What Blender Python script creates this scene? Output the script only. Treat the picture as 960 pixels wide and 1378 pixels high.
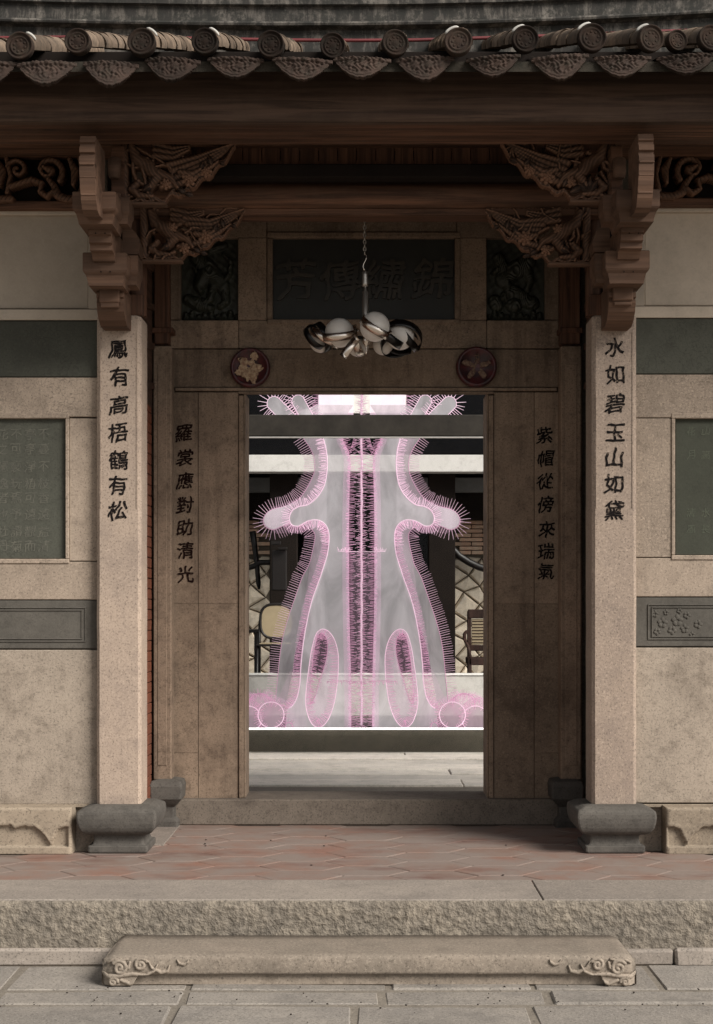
import bpy, math, random
import numpy as np
from mathutils import Vector, Matrix, noise
random.seed(7)
for o in list(bpy.data.objects):
    bpy.data.objects.remove(o)
SC = bpy.context.scene
COL = SC.collection
R = math.radians

# ---------------------------------------------------------------- camera, sky, sun, exposure
FPX, VX, VY = 1982.0, 493.0, 815.0        # focal length and optical centre, in photograph pixels
CZ = 1.72
camd = bpy.data.cameras.new('camera')
camd.sensor_fit = 'VERTICAL'; camd.sensor_height = 36.0; camd.sensor_width = 36.0
camd.lens = FPX / 1378 * 36.0
camd.shift_y = (VY - 689) / 1378
camd.shift_x = -(VX - 480) / 1378
camd.clip_start = 0.05; camd.clip_end = 600
cam = bpy.data.objects.new('camera', camd); COL.objects.link(cam)
cam.location = (0, 0, CZ); cam.rotation_euler = (R(90), 0, 0)
SC.camera = cam

SUN_EL, SUN_AZ = 36.0, 52.0               # elevation; degrees to the right of straight behind the camera
w = bpy.data.worlds.new('World'); SC.world = w; w.use_nodes = True
nt = w.node_tree; nt.nodes.clear()
sky = nt.nodes.new('ShaderNodeTexSky'); sky.sky_type = 'NISHITA'; sky.sun_disc = False
sky.sun_elevation = R(SUN_EL); sky.sun_rotation = R(180 - SUN_AZ)
sky.air_density = 1.0; sky.dust_density = 1.5; sky.ozone_density = 1.0
hs = nt.nodes.new('ShaderNodeHueSaturation'); hs.inputs['Saturation'].default_value = 0.08
bg = nt.nodes.new('ShaderNodeBackground'); bg.inputs['Strength'].default_value = 0.065
wo = nt.nodes.new('ShaderNodeOutputWorld')
nt.links.new(sky.outputs[0], hs.inputs['Color']); nt.links.new(hs.outputs[0], bg.inputs[0]); nt.links.new(bg.outputs[0], wo.inputs[0])
sund = bpy.data.lights.new('sun', 'SUN'); sund.energy = 3.0; sund.angle = R(28); sund.color = (1.0, 0.95, 0.88)
sun = bpy.data.objects.new('sun', sund); COL.objects.link(sun)
sv = Vector((math.sin(R(SUN_AZ)) * math.cos(R(SUN_EL)), -math.cos(R(SUN_AZ)) * math.cos(R(SUN_EL)), math.sin(R(SUN_EL))))
sun.rotation_euler = sv.to_track_quat('Z', 'Y').to_euler()
SC.view_settings.view_transform = 'Standard'; SC.view_settings.look = 'None'
SC.view_settings.exposure = 0.74; SC.view_settings.gamma = 1.0
SC.view_settings.use_curve_mapping = False
SC.render.engine = 'CYCLES'
SC.cycles.max_bounces = 8; SC.cycles.transparent_max_bounces = 24

def X(px, d): return (px - VX) * d / FPX
def Z(py, d): return CZ - (py - VY) * d / FPX

# ---------------------------------------------------------------- materials
def srgb(r, g, b):
    f = lambda c: (c / 255 / 12.92) if c <= 10 else (((c / 255) + .055) / 1.055) ** 2.4
    return (f(r), f(g), f(b), 1)

class NT:
    def __init__(s, name):
        s.m = bpy.data.materials.new(name); s.m.use_nodes = True
        s.t = s.m.node_tree; s.b = s.t.nodes['Principled BSDF']; s.out = s.t.nodes['Material Output']
        g = s.t.nodes.new('ShaderNodeNewGeometry'); s.pos = g.outputs['Position']
    def n(s, typ, ins=None, **kw):
        nd = s.t.nodes.new(typ)
        for k, v in kw.items(): setattr(nd, k, v)
        for k, v in (ins or {}).items():
            if isinstance(v, bpy.types.NodeSocket): s.t.links.new(v, nd.inputs[k])
            else: nd.inputs[k].default_value = v
        return nd
    def vec(s, scale=(1, 1, 1), loc=(0, 0, 0)):
        return s.n('ShaderNodeMapping', {'Vector': s.pos, 'Scale': scale, 'Location': loc}).outputs[0]
    def noise(s, scale, detail=4, rough=.55, stretch=(1, 1, 1), loc=(0, 0, 0), dist=0):
        return s.n('ShaderNodeTexNoise', {'Vector': s.vec(stretch, loc), 'Scale': scale, 'Detail': detail, 'Roughness': rough, 'Distortion': dist}).outputs['Fac']
    def ramp(s, f, a, b, va=0., vb=1.):
        return s.n('ShaderNodeMapRange', {'Value': f, 'From Min': a, 'From Max': b, 'To Min': va, 'To Max': vb}).outputs[0]
    def mix(s, f, a, b, mode='MIX'):
        nd = s.t.nodes.new('ShaderNodeMix'); nd.data_type = 'RGBA'; nd.blend_type = mode
        for i, v in ((0, f), (6, a), (7, b)):
            if isinstance(v, bpy.types.NodeSocket): s.t.links.new(v, nd.inputs[i])
            else: nd.inputs[i].default_value = v
        return nd.outputs[2]
    def math(s, op, a, b=0.):
        nd = s.t.nodes.new('ShaderNodeMath'); nd.operation = op
        for i, v in ((0, a), (1, b)):
            if isinstance(v, bpy.types.NodeSocket): s.t.links.new(v, nd.inputs[i])
            else: nd.inputs[i].default_value = v
        return nd.outputs[0]
    def rnd(s): return s.n('ShaderNodeObjectInfo').outputs['Random']
    def bump(s, h, strength=.3, dist=.01, prev=None):
        ins = {'Height': h, 'Strength': strength, 'Distance': dist}
        if prev is not None: ins['Normal'] = prev
        return s.n('ShaderNodeBump', ins).outputs[0]
    def fin(s, col=None, rough=.85, nrm=None, **kw):
        if col is not None:
            if isinstance(col, bpy.types.NodeSocket): s.t.links.new(col, s.b.inputs['Base Color'])
            else: s.b.inputs['Base Color'].default_value = col
        if isinstance(rough, bpy.types.NodeSocket): s.t.links.new(rough, s.b.inputs['Roughness'])
        else: s.b.inputs['Roughness'].default_value = rough
        if nrm is not None: s.t.links.new(nrm, s.b.inputs['Normal'])
        for k, v in kw.items(): s.b.inputs[k.replace('_', ' ')].default_value = v
        return s.m

def c4(c): return (c[0], c[1], c[2], 1)

def granite(name, c, c2, dirt=(.09, .07, .055), dirtamt=.5, speck=1.0, rough_bump=.25, incise=0, var=.18, streak=0., dscale=1.6, bumpd=.004, bscale=140):
    t = NT(name); c = (c[0], c[1] * .99, c[2] * .985); c2 = (c2[0], c2[1] * .99, c2[2] * .985)
    big = t.noise(dscale, 6, .65)
    col = t.mix(t.ramp(big, .35, .65), c4(c), c4(c2))
    r = t.rnd()
    br = t.ramp(r, 0, 1, 1 - var, 1 + var)
    col = t.mix(1.0, col, t.n('ShaderNodeCombineColor', {0: br, 1: br, 2: br}).outputs[0], 'MULTIPLY')
    sp = t.noise(85, 3, .75)
    col = t.mix(t.ramp(sp, .53, .66, 0, .75 * speck), col, c4([x * .3 for x in c]))
    sp2 = t.noise(70, 3, .75, loc=(5, 3, 1))
    col = t.mix(t.ramp(sp2, .53, .66, 0, .55 * speck), col, c4([min(.8, x * 1.7) for x in c2]))
    d = t.noise(dscale * 1.4, 8, .72, loc=(9, 2, 4))
    col = t.mix(t.ramp(d, .52, .76, 0, dirtamt), col, c4(dirt))
    d2 = t.noise(11, 8, .78, loc=(1, 7, 4))
    col = t.mix(t.ramp(d2, .50, .74, 0, dirtamt * .85), col, c4(dirt))
    if streak:
        st = t.noise(1, 6, .7, stretch=(9, 9, .8))
        col = t.mix(t.ramp(st, .52, .72, 0, streak), col, c4(dirt))
    h = t.noise(bscale, 4, .7)
    n1 = t.bump(h, rough_bump, bumpd)
    h2 = t.noise(9, 5, .6)
    n1 = t.bump(h2, .25, .012, n1)
    if incise:
        dd = t.n('ShaderNodeTexNoise', {'Vector': t.pos, 'Scale': 7., 'Detail': 3.})
        vv = t.n('ShaderNodeVectorMath', {0: dd.outputs['Color'], 1: (.35, .35, .35)}, operation='MULTIPLY').outputs[0]
        v2 = t.n('ShaderNodeVectorMath', {0: vv, 1: t.pos}, operation='ADD').outputs[0]
        vo = t.n('ShaderNodeTexVoronoi', {'Vector': v2, 'Scale': 15.}, feature='DISTANCE_TO_EDGE').outputs['Distance']
        gate = t.ramp(t.noise(3, 2), .42, .55)
        line = t.math('MULTIPLY', t.ramp(vo, 0, .06, 1, 0), gate)
        col = t.mix(t.math('MULTIPLY', line, .55 * incise), col, c4([x * .35 for x in c]))
        n1 = t.bump(line, -.5 * incise, .006, n1)
    return t.fin(col, .9, n1, Specular_IOR_Level=.25)

def wood(name, c, c2, axis='x', rough=.7, gr=1.0, wear_shade=False):
    t = NT(name)
    st = {'x': (1.2, 30, 30), 'y': (30, 1.2, 30), 'z': (30, 30, 1.2)}[axis]
    g = t.noise(1.0, 7, .65, stretch=st, dist=.6)
    g2 = t.noise(1.0, 5, .6, stretch=tuple(v * .25 for v in st), loc=(3, 1, 2))
    k_ = min(1, gr * 1.25)
    col = t.mix(t.ramp(g, .40, .60), c4([x * (1 + .35 * k_) for x in c]), c4([a_ * (1 - k_) + b_ * .8 * k_ for a_, b_ in zip(c, c2)]))
    col = t.mix(t.ramp(g2, .42, .66, 0, .75), col, c4([x * .42 for x in c]))
    dust = t.noise(5, 7, .7, loc=(2, 2, 9))
    col = t.mix(t.ramp(dust, .5, .8, 0, .22), col, (.15, .11, .08, 1))
    kn = t.n('ShaderNodeTexVoronoi', {'Vector': t.vec({'x': (.8, 3, 3.4), 'y': (3, .8, 3), 'z': (3, 3, .8)}[axis]), 'Scale': 1.6}).outputs['Distance']
    col = t.mix(t.ramp(kn, .035, .06, .9, 0), col, (.012, .008, .006, 1))
    if wear_shade:
        pt = t.n('ShaderNodeNewGeometry').outputs['Pointiness']
        col = t.mix(t.ramp(pt, .50, .56, 0, .75), col, c4([min(1, x * 2.6) for x in c]))  # worn edges lightened, highlights put into the colour as well
        col = t.mix(t.ramp(pt, .49, .44, 0, .8), col, c4([x * .25 for x in c2]))  # shade of the carved recesses put into the colour
    t.b.inputs['Specular IOR Level'].default_value = .25
    n1 = t.bump(g, .6 * gr, .006)
    n1 = t.bump(t.noise(60, 4), .15, .003, n1)
    return t.fin(col, rough, n1)

def plain(name, c, rough=.8, var=.15, bump=.2, bscale=60, c2=None, scale=4, **kw):
    t = NT(name)
    f = t.noise(scale, 6, .65)
    c2 = c2 or [x * (1 - var * 2) for x in c]
    col = t.mix(t.ramp(f, .35, .68), c4(c), c4(c2))
    n1 = t.bump(t.noise(bscale, 4), bump, .003)
    return t.fin(col, rough, n1, **kw)

M = {}
GR, GR2 = (.40, .322, .252), (.305, .246, .194)
M['granite'] = granite('warm_granite', GR, GR2, streak=.22)
M['sill'] = granite('worn_sill_granite', (.17, .142, .115), (.12, .10, .082), dirt=(.04, .032, .026), dirtamt=.7)
M['granite_cut'] = granite('incised_granite', GR, GR2, incise=1.0)
M['pillar'] = granite('pillar_granite', (.365, .288, .228), (.30, .238, .192), dirt=(.14, .11, .10), dirtamt=.45, dscale=2.2)
M['inner'] = granite('inner_granite', (.275, .202, .146), (.195, .145, .106), dirt=(.045, .03, .022), dirtamt=.75, streak=.5)
M['inner_cut'] = granite('inner_carved_granite', (.275, .202, .146), (.195, .145, .106), dirt=(.045, .03, .022), dirtamt=.65, incise=1.1)
M['low'] = granite('weathered_granite', (.35, .293, .235), (.26, .218, .176), dirt=(.085, .065, .048), dirtamt=.75, incise=.45, dscale=1.2, streak=.25)
M['foot'] = granite('carved_base_granite', (.30, .245, .185), (.225, .185, .14), dirt=(.08, .06, .045), dirtamt=.5)
M['green'] = granite('green_stone', (.078, .080, .064), (.062, .062, .050), dirt=(.04, .04, .032), dirtamt=.6, speck=.6, rough_bump=.12, incise=.8)
M['greend'] = granite('dark_green_stone', (.062, .066, .050), (.048, .050, .038), dirt=(.03, .03, .025), dirtamt=.45, speck=.3, rough_bump=.1, incise=.25)
M['grey'] = granite('grey_slab_stone', (.115, .105, .09), (.085, .078, .067), dirt=(.05, .045, .038), dirtamt=.7, speck=.4, dscale=4)
M['pedestal'] = granite('pedestal_bluestone', (.115, .105, .092), (.07, .064, .057), dirt=(.03, .027, .024), dirtamt=.6, speck=.8, dscale=4)
M['kerbtop'] = granite('kerb_granite', (.29, .252, .215), (.235, .205, .178), dirt=(.13, .115, .10), dirtamt=.5, dscale=2)
M['step'] = granite('step_granite', (.305, .255, .205), (.235, .20, .162), dirt=(.13, .105, .085), dirtamt=.6, dscale=3)
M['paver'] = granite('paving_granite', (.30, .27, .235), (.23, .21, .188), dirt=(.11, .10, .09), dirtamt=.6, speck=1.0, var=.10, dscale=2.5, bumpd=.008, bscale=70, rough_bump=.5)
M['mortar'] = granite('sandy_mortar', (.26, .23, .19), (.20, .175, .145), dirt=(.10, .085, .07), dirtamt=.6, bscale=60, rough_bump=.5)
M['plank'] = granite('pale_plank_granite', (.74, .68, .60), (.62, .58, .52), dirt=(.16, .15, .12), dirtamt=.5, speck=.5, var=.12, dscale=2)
M['conc'] = granite('grey_concrete', (.12, .105, .083), (.088, .078, .062), dirt=(.05, .05, .04), dirtamt=.6, speck=.3)
M['plaster'] = granite('pale_plaster', (.50, .43, .35), (.42, .36, .29), dirt=(.22, .19, .15), dirtamt=.35, speck=.12, rough_bump=.08, dscale=1.5)
M['white'] = granite('whitewashed_concrete', (.85, .83, .80), (.78, .76, .73), dirt=(.35, .33, .30), dirtamt=.5, speck=.15, rough_bump=.1)
M['lowwhite'] = granite('pale_parapet_plaster', (.78, .75, .71), (.68, .66, .62), dirt=(.25, .23, .20), dirtamt=.6, speck=.2)
M['greybeam'] = plain('grey_painted_beam', (.20, .20, .20), .8)
M['rubble'] = granite('tan_rubble_stone', (.74, .63, .50), (.58, .51, .42), dirt=(.2, .15, .1), dirtamt=.6, speck=.4, var=.25, dscale=5, bscale=40, rough_bump=.6)
M['brickpale'] = granite('salmon_brick', (.62, .36, .25), (.55, .42, .32), dirt=(.3, .2, .15), dirtamt=.5, speck=.3, var=.25, dscale=6)
M['rubblemortar'] = plain('dark_mortar', (.10, .08, .06), .95)
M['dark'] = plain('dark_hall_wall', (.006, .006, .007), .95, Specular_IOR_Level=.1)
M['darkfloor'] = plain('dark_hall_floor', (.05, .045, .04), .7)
M['shadetimber'] = plain('shadow_timber', (.014, .010, .008), .9, Specular_IOR_Level=.15)  # near-black timber, recess shade put into its colour
M['headbeam'] = plain('dark_stained_concrete', (.055, .047, .038), .9, .3)
M['brushed'] = plain('brushed_nickel', (.55, .52, .48), .38, .05, Metallic=.85)
M['wood'] = wood('red_brown_timber_x', (.125, .062, .037), (.068, .034, .021), 'x')
M['woodz'] = wood('red_brown_timber_z', (.115, .055, .033), (.062, .031, .020), 'z')
M['woody'] = wood('red_brown_timber_y', (.090, .047, .031), (.056, .031, .022), 'y')
M['eave'] = wood('eave_board_timber', (.088, .054, .038), (.046, .028, .020), 'x', gr=.6)
M['carved'] = wood('carved_timber', (.088, .047, .029), (.045, .024, .015), 'x', .65, .5, True)
M['dou'] = wood('bracket_timber', (.135, .077, .050), (.085, .048, .032), 'x', .75, .4)
M['ink'] = plain('black_ink_paint', (.008, .007, .007), .9, .3, c2=(.022, .018, .016), scale=40, Specular_IOR_Level=.08)
def flaked(name, c, under):
    t = NT(name); f = t.noise(55, 6, .75)
    col = t.mix(t.ramp(f, .56, .62, 0, .85), c4(c), c4(under))
    return t.fin(col, .9, t.bump(f, .4, .002), Specular_IOR_Level=.08)
M['ink'] = flaked('flaking_black_ink_paint', (.010, .008, .008), (.17, .13, .10))
M['redink_'] = plain('dark_red_ink_paint', (.014, .006, .005), .9, .3, c2=(.03, .012, .01), scale=40, Specular_IOR_Level=.08)
M['redink'] = flaked('flaking_dark_red_ink_paint', (.014, .006, .005), (.10, .07, .05))
M['plaque'] = plain('black_plaque_stone', (.022, .022, .019), .6, .2)
M['plaquetext'] = plain('dull_gilt_lettering', (.040, .032, .022), .55, .3, c2=(.020, .019, .016), scale=9)
M['relief'] = plain('dark_green_relief_stone', (.036, .038, .026), .55, .3, bump=.3, bscale=90, scale=18)
M['panelink'] = plain('engraved_pale_lines', (.125, .12, .095), .9, .25, c2=(.075, .074, .06), scale=25)
M['panelink2'] = plain('engraved_faint_lines', (.085, .09, .062), .9, .25, c2=(.056, .064, .046), scale=30)
# cement in terracotta floor
def tile_mat():
    t = NT('terracotta_hexagon_tile')
    r = t.rnd()
    col = t.mix(r, (.24, .125, .09, 1), (.21, .145, .115, 1))
    worn = t.noise(3.0, 7, .65)
    col = t.mix(t.ramp(worn, .34, .56, 0, .9), col, (.215, .172, .148, 1))
    st = t.noise(1.1, 7, .7, stretch=(1, 2.5, 1), loc=(4, 4, 0))
    col = t.mix(t.ramp(st, .53, .68, 0, .75), col, (.13, .06, .045, 1))
    f = t.noise(60, 3, .7)
    col = t.mix(t.ramp(f, .58, .75, 0, .5), col, (.12, .075, .06, 1))
    return t.fin(col, t.ramp(worn, .3, .7, .6, .85), t.bump(t.noise(18, 6), .35, .006))
M['hex'] = tile_mat()
def rough_kerb():
    t = NT('hammered_granite')
    col = t.mix(t.ramp(t.noise(5, 6, .6), .35, .65), (.30, .255, .20, 1), (.215, .185, .15, 1))
    v = t.noise(32, 5, .6)
    col = t.mix(t.ramp(v, .42, .6, .55, 0), col, (.10, .085, .068, 1))
    n1 = t.bump(v, .9, .03); n1 = t.bump(t.noise(130, 3), .4, .005, n1)
    return t.fin(col, .9, n1)
M['hammered'] = rough_kerb()
def ridge_mat():
    t = NT('mouldy_lime_plaster')
    col = t.mix(t.ramp(t.noise(4, 7, .7), .35, .65), (.165, .148, .128, 1), (.105, .093, .08, 1))
    s = t.noise(1, 7, .78, stretch=(6, 6, 1.3))
    col = t.mix(t.ramp(s, .42, .54, 0, .93), col, (.022, .020, .018, 1))
    s2 = t.noise(9, 8, .8, loc=(3, 3, 3))
    col = t.mix(t.ramp(s2, .46, .56, 0, .85), col, (.02, .02, .017, 1))
    return t.fin(col, .95, t.bump(s2, .4, .01))
M['ridge'] = ridge_mat()
def roof_mat(name, c, c2, moss=.5):
    t = NT(name)
    col = t.mix(t.ramp(t.noise(12, 6, .7), .35, .65), c4(c), c4(c2))
    col = t.mix(t.ramp(t.noise(24, 7, .8, loc=(2, 5, 1)), .48, .66, 0, moss), col, (.03, .026, .02, 1))
    r = t.rnd(); br = t.ramp(r, 0, 1, .55, 1.4)
    col = t.mix(1.0, col, t.n('ShaderNodeCombineColor', {0: br, 1: br, 2: br}).outputs[0], 'MULTIPLY')
    return t.fin(col, .95, t.bump(t.noise(70, 5, .7), .45, .006), Specular_IOR_Level=.12)
M['barrel'] = roof_mat('weathered_barrel_tile', (.22, .16, .115), (.11, .085, .065))
M['tend'] = roof_mat('brown_tile_end', (.036, .023, .017), (.018, .013, .011), .85)
M['drip'] = roof_mat('moulded_drip_tile', (.060, .040, .032), (.034, .025, .021), .85)
M['roofbed'] = roof_mat('roof_bedding', (.06, .05, .04), (.03, .028, .022), .5)
M['limeroof'] = plain('white_lime_mortar', (.55, .53, .49), .9, .2)
M['redpipe'] = plain('dark_red_cable', (.16, .028, .03), .5, .2)
def stud_mat():
    t = NT('flaking_red_lacquer')
    col = t.mix(t.ramp(t.noise(20, 5, .6), .4, .6), (.085, .016, .018, 1), (.035, .015, .017, 1))
    return t.fin(col, .45, t.bump(t.noise(45, 5), .3, .004))
M['lacquer'] = stud_mat()
M['gilt'] = plain('flaked_gilt_plaster', (.50, .37, .24), .8, .3, c2=(.20, .10, .06), scale=55, bump=.6)
M['gilt2'] = plain('worn_gilt_plaster', (.22, .15, .10), .8, .3, c2=(.07, .022, .02), scale=60, bump=.6)
M['steel'] = plain('polished_nickel', (.78, .70, .62), .27, .02, bump=.03, Metallic=1.0)
M['blacksteel'] = plain('blackened_steel', (.035, .033, .032), .28, .1, bump=.05, Metallic=.8)
M['opal'] = plain('opal_glass', (.74, .70, .65), .28, .01, bump=.0)
M['bench'] = plain('dark_bentwood', (.012, .009, .008), .45, .2)
M['cane'] = plain('woven_cane', (.38, .30, .19), .8, .1, bump=.5, bscale=180)
M['redwood'] = wood('reddish_chair_wood', (.04, .018, .013), (.025, .011, .008), 'z')
M['orange'] = plain('painted_red_timber', (.22, .058, .022), .6, .25)
M['redbrick'] = granite('recess_red_brick', (.17, .055, .028), (.12, .042, .024), dirt=(.06, .03, .02), dirtamt=.5, speck=.3, var=.2)
M['glow'] = None
def emis(name, c, s, base=None):
    t = NT(name)
    t.fin(base or c, .6)
    t.b.inputs['Emission Color'].default_value = c; t.b.inputs['Emission Strength'].default_value = s
    return t.m
M['strip'] = emis('glowing_frame_strip', (1, .97, .95, 1), 1.3)  # white frame line; its glow is added, it is no lamp
M['seed'] = plain('dark_seeds', (.03, .02, .015), .9)
def film(name, c, alpha, emit, lo=.75):
    t = NT(name)
    f = t.noise(2.6, 6, .6, stretch=(1.5, 1, .6), dist=.8)
    col = t.mix(t.ramp(f, .38, .64), c4(c), c4([x * lo for x in c]))
    dif = t.n('ShaderNodeBsdfDiffuse', {'Color': col}).outputs[0]
    tr = t.n('ShaderNodeBsdfTranslucent', {'Color': col}).outputs[0]
    gl = t.n('ShaderNodeBsdfGlossy', {'Color': (1, 1, 1, 1), 'Roughness': .25}).outputs[0]
    em = t.n('ShaderNodeEmission', {'Color': col, 'Strength': emit}).outputs[0]  # glow added to brighten the daylit film
    m1 = t.n('ShaderNodeMixShader', {0: .45, 1: dif, 2: tr}).outputs[0]
    m1 = t.n('ShaderNodeMixShader', {0: .04, 1: m1, 2: gl}).outputs[0]
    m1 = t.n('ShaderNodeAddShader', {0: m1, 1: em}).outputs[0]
    tp = t.n('ShaderNodeBsdfTransparent').outputs[0]
    m2 = t.n('ShaderNodeMixShader', {0: alpha, 1: tp, 2: m1}).outputs[0]
    t.t.links.new(m2, t.out.inputs['Surface'])
    return t.m
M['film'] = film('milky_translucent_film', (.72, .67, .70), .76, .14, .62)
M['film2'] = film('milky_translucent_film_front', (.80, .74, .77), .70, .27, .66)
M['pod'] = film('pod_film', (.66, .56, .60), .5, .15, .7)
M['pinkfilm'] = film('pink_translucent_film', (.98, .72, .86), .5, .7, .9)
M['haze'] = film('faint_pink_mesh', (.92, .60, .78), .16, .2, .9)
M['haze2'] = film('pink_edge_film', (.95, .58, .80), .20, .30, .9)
def pinkm(name, c, e):
    t = NT(name); t.fin(c, .5)
    t.b.inputs['Emission Color'].default_value = c; t.b.inputs['Emission Strength'].default_value = e  # added glow lifts the threads above what daylight gives them
    return t.m
M['pink'] = pinkm('pink_filament', (.90, .50, .72, 1), .10)
M['palepink'] = pinkm('pale_pink_piping', (1.0, .72, .87, 1), .25)
M['floormortar'] = granite('worn_floor_mortar', (.20, .155, .13), (.15, .115, .095), dirtamt=.5)
M['midpink'] = pinkm('light_pink_filament', (.93, .64, .80, 1), .08)
def glass():
    t = NT('clear_glass')
    fr = t.n('ShaderNodeFresnel', {'IOR': 1.16}).outputs[0]
    g = t.n('ShaderNodeBsdfGlossy', {'Color': (1, 1, 1, 1), 'Roughness': 0.0}).outputs[0]
    tp = t.n('ShaderNodeBsdfTransparent', {'Color': (.97, .98, .975, 1)}).outputs[0]
    t.t.links.new(t.n('ShaderNodeMixShader', {0: fr, 1: tp, 2: g}).outputs[0], t.out.inputs['Surface'])
    return t.m
M['glass'] = glass()

# ---------------------------------------------------------------- mesh helpers
class MB:
    def __init__(s): s.v = []; s.f = []; s.sm = []
    def add(s, vs, fs, smooth=False):
        o = len(s.v); s.v.extend([tuple(p) for p in vs]); s.f.extend([tuple(i + o for i in f) for f in fs]); s.sm.extend([smooth] * len(fs)); return s
    def box(s, x0, x1, y0, y1, z0, z1, b=.004, jit=0):
        if x0 > x1: x0, x1 = x1, x0
        if y0 > y1: y0, y1 = y1, y0
        if z0 > z1: z0, z1 = z1, z0
        b = min(b, (x1 - x0) * .3, (y1 - y0) * .3, (z1 - z0) * .3)
        L = ((x0, x1), (y0, y1), (z0, z1)); c = Vector(((x0 + x1) / 2, (y0 + y1) / 2, (z0 + z1) / 2))
        V = []
        for i in (0, 1):
            for j in (0, 1):
                for k in (0, 1):
                    idx = (i, j, k)
                    jj = [random.uniform(-jit, jit) for _ in range(3)]
                    for a in range(3):
                        p = [L[q][idx[q]] + (0 if q == a else (b if idx[q] == 0 else -b)) for q in range(3)]
                        V.append(Vector([p[q] + jj[q] for q in range(3)]))
        ci = lambda i, j, k, a: (i * 4 + j * 2 + k) * 3 + a
        F = []
        def cc(a, sa, t1, s1, t2, s2, ax):
            t = [0, 0, 0]; t[a] = sa; t[t1] = s1; t[t2] = s2; return ci(*t, ax)
        for a in range(3):
            t1, t2 = [q for q in range(3) if q != a]
            for sa in (0, 1):
                F.append([cc(a, sa, t1, p, t2, q, a) for p, q in ((0, 0), (1, 0), (1, 1), (0, 1))])
            for p in (0, 1):
                for q in (0, 1):   # edge along axis a between faces t1(p) and t2(q)
                    F.append([cc(a, 0, t1, p, t2, q, t1), cc(a, 1, t1, p, t2, q, t1), cc(a, 1, t1, p, t2, q, t2), cc(a, 0, t1, p, t2, q, t2)])
        for i in (0, 1):
            for j in (0, 1):
                for k in (0, 1): F.append([ci(i, j, k, 0), ci(i, j, k, 1), ci(i, j, k, 2)])
        G = []
        for f in F:
            a, b_, d = V[f[0]], V[f[1]], V[f[2]]
            n = (b_ - a).cross(d - a); m = sum((V[i] for i in f), Vector()) / len(f)
            G.append(f if n.dot(m - c) > 0 else f[::-1])
        return s.add(V, G)
    def prism(s, prof, axis, a0, a1, smooth=False):
        """profile of 2-D points extruded along an axis ('x': points are (y,z); 'y': (x,z); 'z': (x,y))"""
        n = len(prof)
        def P(p, a): return {'x': (a, p[0], p[1]), 'y': (p[0], a, p[1]), 'z': (p[0], p[1], a)}[axis]
        area = sum(prof[i][0] * prof[(i + 1) % n][1] - prof[(i + 1) % n][0] * prof[i][1] for i in range(n))
        if (area > 0) == (axis == 'y'): prof = prof[::-1]
        if a0 > a1: a0, a1 = a1, a0
        V = [P(p, a0) for p in prof] + [P(p, a1) for p in prof]
        s.add(V, [(i, (i + 1) % n, (i + 1) % n + n, i + n) for i in range(n)], smooth)
        s.add([P(p, a0) for p in prof], [tuple(range(n))[::-1]]); s.add([P(p, a1) for p in prof], [tuple(range(n))])
        return s
    def lathe(s, prof, c, n=24, axis='z', smooth=True):
        """profile (r, h) turned about an axis through c"""
        V = []; m = len(prof)
        for r, h in prof:
            for k in range(n):
                a = 2 * math.pi * k / n; u, v = r * math.cos(a), r * math.sin(a)
                V.append({'z': (c[0] + u, c[1] + v, c[2] + h), 'y': (c[0] + u, c[1] + h, c[2] - v), 'x': (c[0] + h, c[1] + u, c[2] + v)}[axis])
        F = [(i * n + k, i * n + (k + 1) % n, (i + 1) * n + (k + 1) % n, (i + 1) * n + k) for i in range(m - 1) for k in range(n)]
        s.add(V, F, smooth)
        if prof[0][0] > 1e-5: s.add(V[:n], [tuple(range(n))[::-1]])
        if prof[-1][0] > 1e-5: s.add(V[-n:], [tuple(range(n))])
        return s
    def sqlathe(s, prof, cx, cy, z0, hx, hy, smooth=False):
        """square plan rounded-corner turning: profile (inset offset, z)"""
        V = []; n = 12
        for off, h in prof:
            ax, ay = hx + off, hy + off; r = .012
            for sx, sy, a0 in ((1, -1, -90), (1, 1, 0), (-1, 1, 90), (-1, -1, 180)):
                for a in (0, 45, 90):
                    t = R(a0 + a); V.append((cx + sx * (ax - r) + r * math.cos(t), cy + sy * (ay - r) + r * math.sin(t), z0 + h))
        F = [(i * n + k, i * n + (k + 1) % n, (i + 1) * n + (k + 1) % n, (i + 1) * n + k) for i in range(len(prof) - 1) for k in range(n)]
        s.add(V, F, False); s.add(V[:n], [tuple(range(n))[::-1]]); s.add(V[-n:], [tuple(range(n))]); return s
    def tube(s, pts, r, n=8, cap=True, flat=None):
        pts = [Vector(p) for p in pts]; m = len(pts); rr = r if isinstance(r, (list, tuple)) else [r] * m
        V = []; up = None
        for i, p in enumerate(pts):
            t = (pts[min(i + 1, m - 1)] - pts[max(i - 1, 0)]).normalized()
            if up is None: up = t.orthogonal().normalized()
            up = (up - t * up.dot(t)); up = up.normalized() if up.length > 1e-6 else t.orthogonal().normalized()
            w_ = t.cross(up)
            for k in range(n):
                a = 2 * math.pi * k / n; q = p + (up * math.cos(a) + w_ * math.sin(a)) * rr[i]
                V.append(q)
        F = [(i * n + k, i * n + (k + 1) % n, (i + 1) * n + (k + 1) % n, (i + 1) * n + k) for i in range(m - 1) for k in range(n)]
        if cap: F += [tuple(range(n))[::-1], tuple(range((m - 1) * n, m * n))]
        return s.add(V, F, True)
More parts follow.
